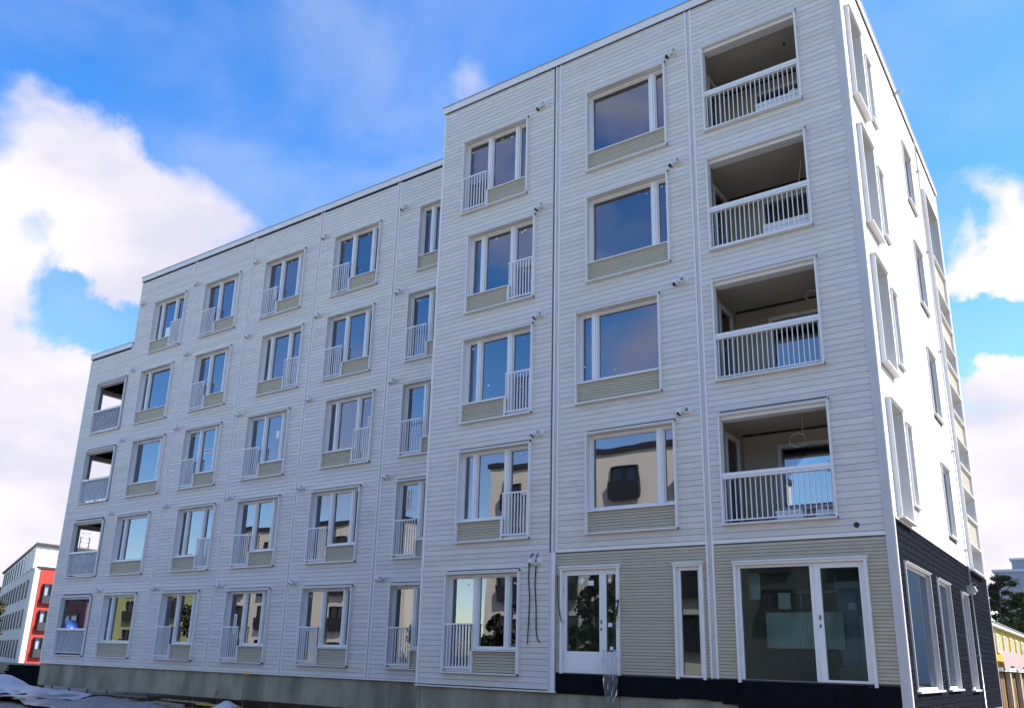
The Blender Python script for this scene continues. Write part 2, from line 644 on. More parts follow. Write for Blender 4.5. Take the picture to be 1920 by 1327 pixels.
# odd narrow board below the roof edge
for a, b in ((JR[0] + .07, JR[1] - .13), (JR[1] + .09, JR[2] - MARG), (JR[2] + .09, -.15)):
    ob = MB()
    ob.box(a, b, .002, .024, nR * PB + .004, TOP, M_BOARD)
    ob.build('edge_board', wall)
    if a > JR[1]:
        ob = MB()
        ob.box(a, b, -.004, .024, 2.90, z_w - .006, M_TRIM)
        ob.build('edge_board', wall)
PBB = .0625
rows(JR[1] + .06, JR[2] - MARG, .37, 2.87, PBB, openF['R'], M_BEIGE, wall, True, 'beige_board', t=.02)
rows(JR[2] + .09, JR[3] - .15, .37, 2.87, PBB, openF['R'], M_BEIGE, wall, True, 'beige_board', t=.02)
# side: white above, charcoal below
rows(.10, DEPTH - .1, 3.235, 3.235 + int((TOP - 3.235) / PB) * PB, PB, openF['S'], M_BOARD, wallS, False)
rows(.10, DEPTH - .06, -.25, 3.21, .1236, openF['S'], M_DARK, wallS, True, 'charcoal_board', t=.026)

finish_rows()

# --- trims: joints, corners, roof edge, base flashing
tr = MB()


def joint(mb, x, z0, z1, w=.05):
    mb.box(x - .07, x - .03, -.012, .027, z0, z1, M_TRIM)
    mb.box(x - .029, x + .049, .008, .027, z0, z1, M_CORNER)
    mb.box(x + .05, x + .09, -.012, .027, z0, z1, M_TRIM)


joint(tr, JR[1], 2.9, TOP)
joint(tr, JR[2], .36, TOP)
tr.box(JR[1] - .13, JR[1] - .045, -.02, .027, -.02, 2.899, M_BOARD)
tr.box(JR[1] - .044, JR[1] + .045, -.035, .027, -.02, 2.899, M_TRIM)
tr.box(JR[0], JR[0] + .07, -.012, .027, 0, TOP, M_TRIM)
tr.box(-.15, .0, -.014, .027, .0 - .25, TOP, M_CORNER)
tr.box(JR[0] - .01, JR[1] + .07, -.035, .03, -.05, -.021, M_TRIM)
tr.build('trim_board', wall)
tl = MB()
for x in JL[2:-1]:
    joint(tl, x, 0, TOP)
joint(tl, JL[1], 0, TOP2 + .1)
tl.box(JL[1] - .0, JL[1] + .07, -.012, .027, TOP2 + .33, TOP, M_TRIM)
tl.box(JL[0], JL[0] + .07, -.012, .027, 0, TOP2, M_TRIM)
tl.box(JL[0] - .01, JR[0], -.035, .03, -.05, -.006, M_TRIM)
tl.build('trim_board', wallL)
ts = MB()
ts.box(-.0, .10, -.014, .026, -.25, 3.235, M_CORNER)
ts.box(-.0, .10, -.014, .026, 3.2352, TOP, M_TRIM)
ts.box(DEPTH - .1, DEPTH, -.014, .026, 3.235, TOP, M_TRIM)
ts.box(DEPTH - .06, DEPTH, -.014, .026, -.25, 3.2, M_CORNER)
ts.box(.10, DEPTH, -.03, .024, 3.2, 3.232, M_TRIM)
ts.build('trim_board', wallS)
# roof edge (fascia) with metal cap
fa = MB()
fa.box(JR[0] - .04, .05, -.05, .2, TOP + .012, TOP + .21, M_TRIM)
fa.box(JR[0] - .06, .07, -.07, .3, TOP + .211, TOP + .235, M_METAL)
fa.box(JR[0], 0, -.02, .1, TOP - .01, TOP + .011, M_DARKMETAL)
fa.box(JR[0] - .04, JR[0] + .2, .201, YL + .3, TOP + .012, TOP + .21, M_TRIM)
fa.box(JL[1] - .04, JR[0] - .041, YL - .05, YL + .2, TOP + .012, TOP + .21, M_TRIM)
fa.box(JL[1] - .06, JR[0] - .061, YL - .07, YL + .3, TOP + .211, TOP + .235, M_METAL)
fa.box(JL[1], JR[0] - .01, YL - .02, YL + .1, TOP - .01, TOP + .011, M_DARKMETAL)
fa.box(JL[1] - .04, JL[1] + .2, YL + .201, DEPTH + .05, TOP + .012, TOP + .21, M_TRIM)
fa.box(JL[0] - .04, JL[1] - .001, YL - .05, YL + .2, TOP2 + .012, TOP2 + .21, M_TRIM)
fa.box(JL[0] - .06, JL[1] - .002, YL - .07, YL + .3, TOP2 + .211, TOP2 + .235, M_METAL)
fa.box(JL[0], JL[1] - .01, YL - .02, YL + .1, TOP2 - .01, TOP2 + .011, M_DARKMETAL)
fa.box(JL[0] - .04, JL[0] + .2, YL + .201, DEPTH, TOP2 + .012, TOP2 + .21, M_TRIM)
# along the sunlit side, in lengths with visible laps
y = .201
while y < DEPTH:
    y2 = min(y + 2.0, DEPTH + .05)
    fa.box(-.2, .05, y, y2 - .004, TOP + .012, TOP + .21, M_TRIM)
    fa.box(-.2, .07, y, y2 - .02, TOP + .211, TOP + .235, M_METAL)
    fa.box(-.2, .075, y2 - .06, y2, TOP + .236, TOP + .244, M_METAL)
    y = y2
fa.box(-.1, .02, .1, DEPTH, TOP - .01, TOP + .011, M_DARKMETAL)
fa.box(.05, .22, 5.9, 5.98, TOP - .06, TOP - .0, M_METAL)
fa.build('roof_edge', B)

# --- concrete plinth in cast lengths, black membrane above it
PLY0, PLY1 = .05, .3


def plinth(x0, x1, y, zt, zb):
    b = MB()
    b.box(x0 + .008, x1 - .008, y + PLY0, y + PLY1, zb, zt, M_CONC)
    b.build('plinth', B)


plinth(-32.34, -25.91, YL, -.052, -.87)
plinth(-25.91, -19.72, YL, -.052, -.85)
plinth(-19.72, -13.53, YL, -.052, -.83)
plinth(-13.53, -10.85, YL, -.052, -.83)
plinth(-10.88, -10.76, 0, -.052, -1.4)
plinth(-10.76, -5.47, 0, -.052, -1.4)
plinth(-5.47, -.12, 0, -.01, -1.4)
mem = MB()
import random as rnd
xs = [-6.99, -5.46, -4.2, -3.55, -3.28, -2.98, -.12]
for i, (a, b) in enumerate(zip(xs, xs[1:])):
    yo = [.018, .014, .006, .016, .004, .012][i] - .002 * i
    zb = [-.06, -.05, -.03, -.05, -.09, -.2][i]
    mem.box(a, b - .004, yo, .045, zb, .352, M_BLACK)
mem.box(-6.95, -.15, -.004, .0, .34, .366, M_DARKMETAL)
mem.build('membrane', B)
pl = MB()
pl.box(-.16, -.02, .3, DEPTH, -1.4, -.251, M_CONC)
pl.build('plinth', B)

# --- floors, partitions and back wall inside
inn = MB()
for k in range(0, 6):
    z = FL * k
    z0, z1 = z + .0, z + .27
    if k == 0: z0 = -.04
    if k == 5: z0, z1 = TOP - .5, TOP - .26
    inn.box(JR[0] + .23, -.27, Y1 + .002, 6.0, z0, z1, M_PLASTER)
    if k < 5 and k != 5:
        inn.box(JL[1 if k > 3 else 0] + .23, JR[0] + .2, YL + Y1 + .002, YL + 5.4, z0, z1, M_PLASTER)
for k in range(5):
    z0, z1 = FL * k + .272, FL * (k + 1) - .002
    if k == 4: z1 = TOP - .502
    inn.box(JR[0] + .23, -.27, 6.0, 6.1, z0, z1, M_PLASTER)
    inn.box(JL[1], JR[0] + .2, YL + 5.4, YL + 5.5, z0, z1, M_PLASTER)
    if k < 4:
        inn.box(JL[0] + .23, JL[1] - .05, YL + 5.4, YL + 5.5, z0, z1, M_PLASTER)
    for x in JL[1:-1]:
        inn.box(x, x + .12, YL + Y1 + .002, YL + 5.39, z0, z1, M_PLASTER)
    inn.box(JR[1], JR[1] + .12, Y1 + .002, 5.99, z0, z1, M_PLASTER)
inn.box(JL[1], JR[0] + .2, YL + Y1 + .002, YL + 5.4, TOP - .5, TOP - .26, M_PLASTER)
inn.box(JL[0] + .23, JL[1] - .002, YL + Y1 + .002, YL + 5.4, TOP2 - .5, TOP2 - .26, M_PLASTER)
inn.build('interior', B)

# ------------------------------------------------------------------ windows
CACHE = {}


def cached(key, fn):
    if key not in CACHE:
        CACHE[key] = fn()
    return CACHE[key]


CY0 = -.085     # front of the casing
CY1 = .12


def casing_mesh(w, h, sill=True):
    b = MB()
    t = .035
    b.box(0, t, CY0, CY1, 0.032, h - t, M_TRIM)
    b.box(w - t, w, CY0, CY1, 0.032, h - t, M_TRIM)
    b.prism_x([(CY1, h - t), (CY1, h), (CY0 - .012, h - .006), (CY0 - .012, h - t + .002), (CY0, h - t)], -.004, w + .004, M_TRIM)
    # drip flashing over the head, its folded end shows dark
    b.prism_x([(.0, h + .001), (.0, h + .045), (CY0 - .02, h + .012), (CY0 - .02, h + .001)], -.006, w + .02, M_TRIM)
    b.box(w + .0205, w + .032, CY0 - .018, CY0 + .03, h - .015, h + .028, M_DARKMETAL)
    return b


def bottom_sill(w):
    b = MB()
    b.prism_x([(CY1, 0.0), (CY1, .03), (CY0 - .03, .022), (CY0 - .03, -.006)], -.012, w + .012, M_TRIM)
    b.box(w + .0121, w + .02, CY0 - .03, CY0 + .05, -.012, .024, M_DARKMETAL)
    b.box(.0, w, .0, CY1 - .02, -.03, -.001, M_CORNER)
    return b


FY0, FY1 = .075, .17    # window frame depth
GY = .15


def light_frame(b, x0, x1, z0, z1, t=.045, inner=True):
    b.box(x0, x0 + t, FY0, FY1, z0, z1, M_FRAME)
    b.box(x1 - t, x1, FY0, FY1, z0, z1, M_FRAME)
    b.box(x0 + t, x1 - t, FY0 + .002, FY1, z1 - t, z1, M_FRAME)
    b.box(x0 + t, x1 - t, FY0 + .002, FY1, z0, z0 + t, M_FRAME)
    if inner:   # grey-white inner sash, set back
        s = t + .03
        b.box(x0 + t, x0 + s, FY0 + .04, FY1 + .03, z0 + t, z1 - t, M_TRIM)
        b.box(x1 - s, x1 - t, FY0 + .04, FY1 + .03, z0 + t, z1 - t, M_TRIM)
        b.box(x0 + s, x1 - s, FY0 + .04, FY1 + .03, z1 - s, z1 - t, M_TRIM)
        b.box(x0 + s, x1 - s, FY0 + .04, FY1 + .03, z0 + t, z0 + s, M_TRIM)


def pane_mesh(x0, x1, z0, z1, mt=None, y=GY):
    b = MB()
    b.box(x0, x1, y, y + .024, z0, z1, mt or M_GLASS)
    return b


def railing_mesh(x0, x1, z0, z1, n, bar=.016, top=.035, y0=-.075, thick=.03):
    b = MB()
    b.box(x0, x1, y0 - .004, y0 + thick + .004, z1 - top, z1, M_RAIL)
    b.box(x0, x1, y0 - .002, y0 + thick + .002, z0, z0 + .03, M_RAIL)
    for i in range(n):
        x = x0 + .012 + (x1 - x0 - .024 - bar) * i / (n - 1)
        b.box(x, x + bar, y0, y0 + thick, z0 + .03, z1 - top, M_RAIL)
    return b


def panel_mesh(x0, x1, z0, z1, y=.0):
    b = MB()
    b.box(x0, x1, y + .025, y + .06, z0, z1, M_BEIGE_BACK)
    n = max(2, int(round((z1 - z0) / .062)))
    p = (z1 - z0) / n
    for i in range(n):
        a, c = z0 + i * p + .004, z0 + (i + 1) * p - .004
        b.prism_x([(y + .024, a), (y + .024, c), (y + .004, c), (y, c - .004), (y, a + .006), (y + .006, a)], x0, x1, M_BEIGE)
    return b


LAYOUT = {
    'A': dict(lights=[('door', .04, .81), ('win', .86, 1.72), ('win', 1.76, 2.11)], rail=(.035, .85), panel=(.85, 2.115)),
    'B': dict(lights=[('win', .04, .42), ('win', .46, 1.37), ('door', 1.42, 2.11)], rail=(1.38, 2.115), panel=(.035, 1.36)),
    'C': dict(lights=[('win', .04, .42), ('win', .47, 2.11)], rail=None, panel=(.035, 2.115)),
    'D': dict(lights=[('win', .04, 1.72), ('win', 1.77, 2.11)], rail=None, panel=(.035, 2.115)),
    'N': dict(lights=[('win', .04, .44), ('win', .49, 1.70), ('win', 1.75, 2.11)], rail=None, panel=(.035, 2.115)),
}


def window(kind, u, k, y0, rz=0.0):
    L = LAYOUT[kind]
    loc = (u, y0, WB + FL * k)
    root = place(cached(('case', kind), lambda: casing_mesh(WW, WH).mesh('window')), 'window', B, loc)
    place(cached('sill', lambda: bottom_sill(WW).mesh('sill')), 'sill', root)

    def fr():
        b = MB()
        for kd, a, c in L['lights']:
            light_frame(b, a, c, .085 if kd == 'door' else .53, WH - .045)
        for (k1, a, c), (k2, d, e) in zip(L['lights'], L['lights'][1:]):
            b.box(c + .001, d - .001, FY0 - .02, FY1, .085 if 'door' in (k1, k2) else .53, WH - .045, M_FRAME)
        # inner ledge above the panel
        p = L['panel']
        b.prism_x([(FY1, .485), (FY1, .528), (-.06, .515), (-.06, .492), (.0, .488)], p[0], p[1], M_TRIM)
        b.box(p[0], p[1], .061, FY1, .035, .484, M_CORNER)
        if L['rail']:
            xj = L['panel'][0] if L['rail'][0] < .1 else L['panel'][1]
            d = .0 if L['rail'][0] < .1 else -.0
            b.box(xj - .022, xj + .022, -.055, .07, .033, .50, M_TRIM)
            r0, r1 = L['rail']
            b.box(r0 + .02, r1 - .02, .0, FY1, .033, .083, M_TRIM)
        b.box(.036, WW - .036, .10, FY1 + .02, WH - .044, WH - .034, M_FRAME)
        return b.mesh('frame')
    place(cached(('frame', kind), fr), 'frame', root)
    for i, (kd, a, c) in enumerate(L['lights']):
        z0 = .085 if kd == 'door' else .53
        place(cached(('pane', kind, i), lambda: pane_mesh(a + .076, c - .076, z0 + .076, WH - .045 - .076).mesh('pane')), 'pane', root).rotation_euler = (
            random.uniform(-.0035, .0035), 0, random.uniform(-.0035, .0035))
    p = L['panel']
    tag(place(cached(('panel', kind), lambda: panel_mesh(p[0] + (.023 if L['rail'] and L['rail'][0] < .1 else 0),
        p[1] - (.023 if L['rail'] and L['rail'][0] > .1 else 0), .036, .484).mesh('panel')), 'panel', root), kind=None)
    if L['rail']:
        r0, r1 = L['rail']
        if L['rail'][0] < .1:
            r0, r1 = .036, .826
        else:
            r0, r1 = 1.385, 2.114
        place(cached(('rail', kind), lambda: railing_mesh(r0, r1, .10, 1.11, 9, .018).mesh('railing')), 'railing', root)

    # rolled blind head behind the glass
    def bl():
        b = MB()
        for kd, a, c in L['lights']:
            b.tube([(a + .08, .23, WH - .15), (c - .08, .23, WH - .15)], .022, M_METAL, 6)
            for q in range(3):
                x = a + .12 + (c - a - .24) * q / 2
                b.box(x, x + .03, .20, .26, WH - .20, WH - .10, M_METAL)
        return b.mesh('blind')
    place(cached(('blind', kind), bl), 'blind', root)
    # installation stickers left on the panes
    r = random.Random(int(u * 100) + k * 7)
    b = MB()
    y = GY - .003
    for kd, a, c in L['lights']:
        zt = WH - .13
        for q in range(r.choice([1, 2, 2, 3]) if c - a > .5 else 1):
            x = r.uniform(a + .1, c - .14)
            z = zt - r.uniform(.04, .14) if r.random() < .75 else r.uniform(.75, 1.0)
            s = r.uniform(.018, .035)
            an = r.uniform(-.5, .5)
            cs, sn = math.cos(an) * s, math.sin(an) * s
            b.quad([(x - cs + sn * .6, y, z - sn - cs * .6), (x + cs + sn * .6, y, z + sn - cs * .6), (x + cs - sn * .6, y, z + sn + cs * .6),
                    (x - cs - sn * .6, y, z - sn + cs * .6)], M_YEL if r.random() < .22 else M_PAPER)
    if b.v:
        b.build('sticker', root)
    return root


WIN = {}
for c, lst in colsL.items():
    for k, (u, t) in enumerate(lst):
        WIN['L', c, k] = window(t, u, k, YL)
for k, (u, t) in enumerate(colsR1):
    WIN['R', 1, k] = window(t, u, k, 0)
for k, (u, t) in colsR2.items():
    WIN['R', 2, k] = window(t, u, k, 0)


def printed_label(root, x, z, w, h, text, vertical=False, tilt=0.0):
    """white maker's label with black lettering stuck on the pane"""
    b = MB()
    y = GY - .006
    b.box(-w / 2, w / 2, 0, .002, -h / 2, h / 2, M_PAPER)
    o = b.build('label_sheet', root, (x, y, z))
    o.rotation_euler = (0, tilt + (-math.pi / 2 if vertical else 0), 0)
    if text:
        c = bpy.data.curves.new('lettering', 'FONT')
        c.body = text
        c.size = h * .72
        c.align_x = 'CENTER'
        c.align_y = 'CENTER'
        c.extrude = .0004
        c.offset = .004 * h
        c.resolution_u = 2
        me_o = bpy.data.objects.new('tmp', c)
        dg = bpy.context.evaluated_depsgraph_get()
        me = bpy.data.meshes.new_from_object(me_o.evaluated_get(dg) if False else me_o)
        xs_ = [v.co.x for v in me.vertices]
        sx = w * .86 / (max(xs_) - min(xs_))
        for v in me.vertices:
            v.co.x *= sx
        me.transform(Matrix.Rotation(math.pi / 2, 4, 'X'))
        me.materials.clear()
        me.materials.append(M_INK)
        for v in me.vertices:
            v.co.y -= .003
        bpy.data.objects.remove(me_o)
        t = bpy.data.objects.new('lettering', me)
        COL.objects.link(t)
        t.parent = root
        t.location = (x, y, z)
        t.rotation_euler = o.rotation_euler


printed_label(WIN['L', 0, 1], .34, 1.72, .62, .17, 'FENESTRA', True)
printed_label(WIN['L', 1, 2], 1.86, 1.22, .62, .15, 'FENESTRA', True)
printed_label(WIN['L', 2, 4], .45, 1.0, .50, .15, 'FENESTRA', True, .15)
printed_label(WIN['L', 3, 2], 1.28, 1.36, .42, .15, 'FENESTRA')
printed_label(WIN['L', 2, 0], .36, 1.2, .62, .15, 'FENESTRA', True)
printed_label(WIN['L', 1, 0], .38, 1.05, .5, .13, 'FENESTRA')
printed_label(WIN['L', 2, 2], 1.45, 1.5, .16, .26, None)
printed_label(WIN['L', 4, 4], .95, .8, .40, .48, None)


# simple windows of the sunlit side (local x along +Y)
def side_window(a, b_, z0, z1, kind):
    w, h = b_ - a, z1 - z0
    big = kind == 'big'
    ground = kind == 'ground'
    cy0 = -.09 if big else -.03
    rec = .16 if big else .08
    mt_c = M_CORNER if ground else M_TRIM  # ground-floor jambs and frame sides greyer: their shade is put into the colour
    key = ('side', round(w, 3), round(h, 3), kind)
    t = .03

    def cs():
        b = MB()
        b.box(0, t, cy0, rec + .03, .032, h - t, mt_c)
        b.box(w - t, w, cy0, rec + .03, .032, h - t, mt_c)
        b.box(-.002, w + .002, cy0 - .003, rec + .03, h - t + .001, h, M_TRIM)
        b.prism_x([(.0, h + .001), (.0, h + .03), (cy0 - .03, h + .01), (cy0 - .03, h + .001)], -.02, w + .02, M_TRIM)
        b.prism_x([(rec + .03, .0), (rec + .03, .031), (cy0 - .045, .02), (cy0 - .045, -.012)], -.02, w + .02, M_TRIM)
        b.box(0, w, .0, .1, -.03, -.001, M_DARKMETAL)
        return b.mesh('window')
    root = place(cached(key, cs), 'window', B, (0, a, z0), math.pi / 2)

    def fr():
        b = MB()
        f = .055 if not ground else .04
        for p in ((t, t + f, .032, h - t), (w - t - f, w - t, .032, h - t)):
            b.box(p[0], p[1], rec - .03, rec + .03, p[2], p[3], mt_c)
        b.box(t + f, w - t - f, rec - .028, rec + .03, h - t - f, h - t, M_FRAME)
        b.box(t + f, w - t - f, rec - .028, rec + .03, .032, .032 + f, M_FRAME)
        return b.mesh('frame')
    place(cached(key + ('f',), fr), 'frame', root)
    place(cached(key + ('p',), lambda: pane_mesh(t + .055, w - t - .055, .087, h - t - .055, y=rec - .01).mesh('pane')), 'pane', root)


for s in SIDE:
    side_window(*s)

# stair window: a tall projecting frame with landing windows and beige panels between
sa, sb, sz0, sz1 = STAIR
sw = sb - sa
b = MB()
b.box(0, .05, -.09, .2, 0, sz1 - sz0, M_TRIM)
b.box(sw - .05, sw, -.09, .2, 0, sz1 - sz0, M_TRIM)
b.box(.051, sw - .051, -.09, .2, sz1 - sz0 - .05, sz1 - sz0, M_TRIM)
b.box(.051, sw - .051, -.09, .2, 0, .04, M_TRIM)
b.box(-.01, sw + .01, -.1, .2, -.03, -.001, M_DARKMETAL)
stair = b.build('window', B, (0, sa, sz0), math.pi / 2)
lv = [14.35, 12.2, 11.17, 10.43, 9.66, 8.98, 8.31, 7.52, 6.78, 6.04, 5.37, 4.62, 3.87, 3.19]
kinds = ['g', 'p'] + ['g', 'p'] * 6
kk = 0
for hi, lo_ in zip(lv, lv[1:]):
    kd = kinds[kk]
    kk += 1
    z1_, z0_ = hi - sz0, lo_ - sz0
    fb = MB()
    fb.box(.051, sw - .051, -.075, .19, z0_ - .02, z0_ + .02, M_TRIM)
    fb.box(.03, sw - .03, -.11, -.074, z0_ - .012, z0_ + .02, M_TRIM)
    fb.build('transom', stair)
    if kd == 'g':
        f = MB()
        f.box(.055, .10, .12, .19, z0_ + .021, z1_ - .021, M_FRAME)
        f.box(sw - .10, sw - .055, .12, .19, z0_ + .021, z1_ - .021, M_FRAME)
        f.box(.101, sw - .101, .12, .19, z1_ - .07, z1_ - .021, M_FRAME)
        f.build('frame', stair)
        pane_mesh(.10, sw - .10, z0_ + .021, z1_ - .07, y=.15).build('pane', stair)
    else:
        panel_mesh(.052, sw - .052, z0_ + .021, z1_ - .021, y=-.03).build('panel', stair)

# downpipe on the side
dp_ = MB()
dp_.tube([(.05, 8.52, TOP - .0), (.05, 8.52, 3.2)], .022, M_TRIM, 10)
dp_.tube([(.05, 8.52, 3.199), (.05, 8.52, -.2)], .022, M_METAL, 10)
for z in (1, 3.6, 6.2, 9, 12, 14.6):
    dp_.box(.0, .09, 8.47, 8.57, z, z + .03, M_METAL)
dp_.build('downpipe', B)
lamp = MB()
lamp.box(.0, .05, 8.05, 8.2, 2.52, 2.68, M_DARKMETAL)
lamp.prism_x([(0, 0), (0, .2), (-.16, .17), (-.2, .05), (-.12, 0)], -.1, .16, M_METAL)
lo_obj = lamp
lamp2 = MB()
lamp2.prism_x([(.0, 0), (.0, .2), (-.17, .18), (-.22, .06), (-.14, 0)], 0, .28, M_METAL)
lamp2.prism_x([(-.04, -.012), (-.04, -.002), (-.16, -.002), (-.16, -.012)], .03, .25, M_PAPER)
lamp2.build('wall_lamp', B, (0, 8.1, 2.50), math.pi / 2)
hc = MB()
for i, (a0, dz) in enumerate(((8.4, .0), (8.45, -.05))):
    pts = [(.04 + .14 * math.sin(t * .8 + i), a0 + .25 * t / 4 * (1 + .5 * i), 2.72 + .12 * math.sin(t * .9) - .5 * (t / 4) ** 2 + dz) for t in range(5)]
    hc.tube(pts, .008, M_INK, 5)
tag(hc.build('cable'), 'loose black cables curling below the lamp on the charcoal side wall', 'cable')

# ------------------------------------------------------------------ air vents
def vent_hood():
    b = MB()
    # round plate, short pipe sticking out, rolled lip, dark inside
    def ring(y, r, n=20):
        return [(r * math.cos(2 * math.pi * i / n), y, r * math.sin(2 * math.pi * i / n)) for i in range(n)]
    prof = [(0, .088), (-.012, .088), (-.016, .07), (-.13, .066), (-.135, .074), (-.15, .074), (-.153, .066), (-.15, .05), (-.02, .05)]
    vs, fs, n = [], [], 20
    for y, r in prof:
        vs += ring(y, r)
    for i in range(len(prof) - 1):
        for k in range(n):
            fs.append((i * n + k, (i + 1) * n + k, (i + 1) * n + (k + 1) % n, i * n + (k + 1) % n))
    b.add(vs, fs, M_VENT, True)
    b.add(ring(-.045, .051), [tuple(range(n))], M_CORNER)
    return b.mesh('air_vent')


def vent_cowl():
    b = MB()
    n = 18
    # half-dome cowl open underneath
    vs, fs = [], []
    for j in range(7):
        a = math.pi / 2 * j / 6
        for k in range(n + 1):
            t = math.pi * (k / n) * 1.5 - .35 * math.pi
            r = .082 * (1 if j < 5 else 1 - .05 * (j - 4))
            y = -.11 * math.sin(a)
            rr = .082 * math.cos(a) ** .55 if j < 6 else .0
            vs.append((rr * math.cos(t), y, rr * math.sin(t)))
    for j in range(6):
        for k in range(n):
            a_ = j * (n + 1) + k
            fs.append((a_, a_ + 1, a_ + n + 2, a_ + n + 1))
    b.add(vs, fs, M_VENT, True)
    b.add([(.075 * math.cos(2 * math.pi * i / 16), -.004, .075 * math.sin(2 * math.pi * i / 16)) for i in range(16)], [tuple(range(16))], M_HOLE)
    return b.mesh('air_vent')


HOOD, COWL = vent_hood(), vent_cowl()


def vents(x, y, z):
    place(HOOD, 'air_vent', B, (x, y, z))
    place(COWL, 'air_vent', B, (x - .19, y, z - .01))


for k in range(5):
    z = 2.72 + FL * k
    for c, x in {0: -14.02, 1: -17.72, 2: -21.35, 3: -25.03, 4: -28.72}.items():
        vents(x, YL, z)
    vents(-7.43, 0, z)
    if k:
        vents(-3.74, 0, z)

# black round hole right of the lowest balcony
h_ = MB()
h_.tube([(-.62, -.008, 3.1), (-.62, .01, 3.1)], .05, M_INK, 16)
h_.build('pipe_opening', B)

# ------------------------------------------------------------------ balconies of the right bay
for k in range(1, 5):
    z = BAL_Z0 + FL * k
    w, h = BAL_W, BAL_H
    b = casing_mesh(w, h)
    root = b.build('balcony', B, (BAL_U, 0, z))
    bottom_sill(w).build('sill', root)
    rm = MB()     # recess: floor, side walls, ceiling, back wall, beam behind the front opening
    X0, X1, D = -.22, w + .55, 2.1
    H = h + .06
    rm.box(X0, X1, Y1 + .004, D, -.12, -.004, M_FLOOR)
    rm.box(X0, X1, Y1 + .004, D, H, H + .1, M_CEIL)
    rm.box(X0 - .05, X0, Y1 + .004, D, -.004, H, M_BEIGE)
    rm.box(X1, X1 + .1, Y1 + .004, D, -.004, H, M_BEIGE)
    # back wall round its window
    bw = (.55, w + .42, .55, 2.0)
    rm.box(X0, bw[0], D - .1, D, -.004, H, M_CEIL)
    rm.box(bw[1], X1, D - .1, D, -.004, H, M_CEIL)
    rm.box(bw[0], bw[1], D - .1, D, -.004, bw[2], M_CEIL)
    rm.box(bw[0], bw[1], D - .1, D, bw[3], H, M_CEIL)
    rm.box(X0, X1, D - .125, D - .101, H - .045, H - .001, M_DARKMETAL)
    rm.box(.036, w - .036, .0, .24, h - .11, h - .036, M_TRIM)
    tag(rm.build('recess', root))
    # slatted left wall
    sl = MB()
    for i in range(34):
        zz = .02 + i * .066
        sl.box(X0, X0 + .014, Y1 + .01, .75, zz, zz + .058, M_BEIGE)
        sl.box(X0, X0 + .014, 1.62, D - .13, zz, zz + .058, M_BEIGE)
    tag(sl.build('cladding', root), kind='stuff')
    d = MB()
    d.box(X0 + .001, X0 + .07, .76, .86, 0, 2.12, M_FRAME)
    d.box(X0 + .001, X0 + .07, 1.50, 1.60, 0, 2.12, M_FRAME)
    d.box(X0 + .001, X0 + .07, .861, 1.499, 2.02, 2.12, M_FRAME)
    d.box(X0 + .001, X0 + .05, .861, 1.499, 0, .12, M_FRAME)
    d.box(X0 + .001, X0 + .02, .861, 1.499, .12, 2.02, M_HOLE)
    d.box(X0 + .022, X0 + .03, .861, 1.499, .12, 2.02, M_GLASS)
    d.tube([(X0 + .07, .82, 1.05), (X0 + .12, .82, 1.05), (X0 + .12, .93, 1.05)], .01, M_METAL, 6)
    d.build('door', root)
    wd = MB()
    f = .08
    wd.box(bw[0], bw[0] + f, D - .16, D - .02, bw[2], bw[3], M_FRAME)
    wd.box(bw[1] - f, bw[1], D - .16, D - .02, bw[2], bw[3], M_FRAME)
    wd.box(bw[0] + f, bw[1] - f, D - .16, D - .02, bw[3] - f, bw[3], M_FRAME)
    wd.box(bw[0] + f, bw[1] - f, D - .16, D - .02, bw[2], bw[2] + f, M_FRAME)
    wd.tube([(bw[0] + .12, D + .04, bw[3] - .13), (bw[1] - .12, D + .04, bw[3] - .13)], .025, M_METAL, 6)
    wd.build('window_frame', root)
    pane_mesh(bw[0] + f, bw[1] - f, bw[2] + f, bw[3] - f, y=D - .07).build('pane', root)
    rl = MB()
    rl.box(.036, w - .036, -.06, .07, .965, 1.035, M_RAIL)
    rl.box(.036, w - .036, -.05, .05, .92, .960, M_RAIL)
    rl.box(.036, w - .036, .0, .03, .085, .11, M_RAIL)
    for i in range(21):
        x = .06 + (w - .14) * i / 20
        rl.box(x, x + .016, .0, .03, .11, .92, M_RAIL)
    rl.build('railing', root)

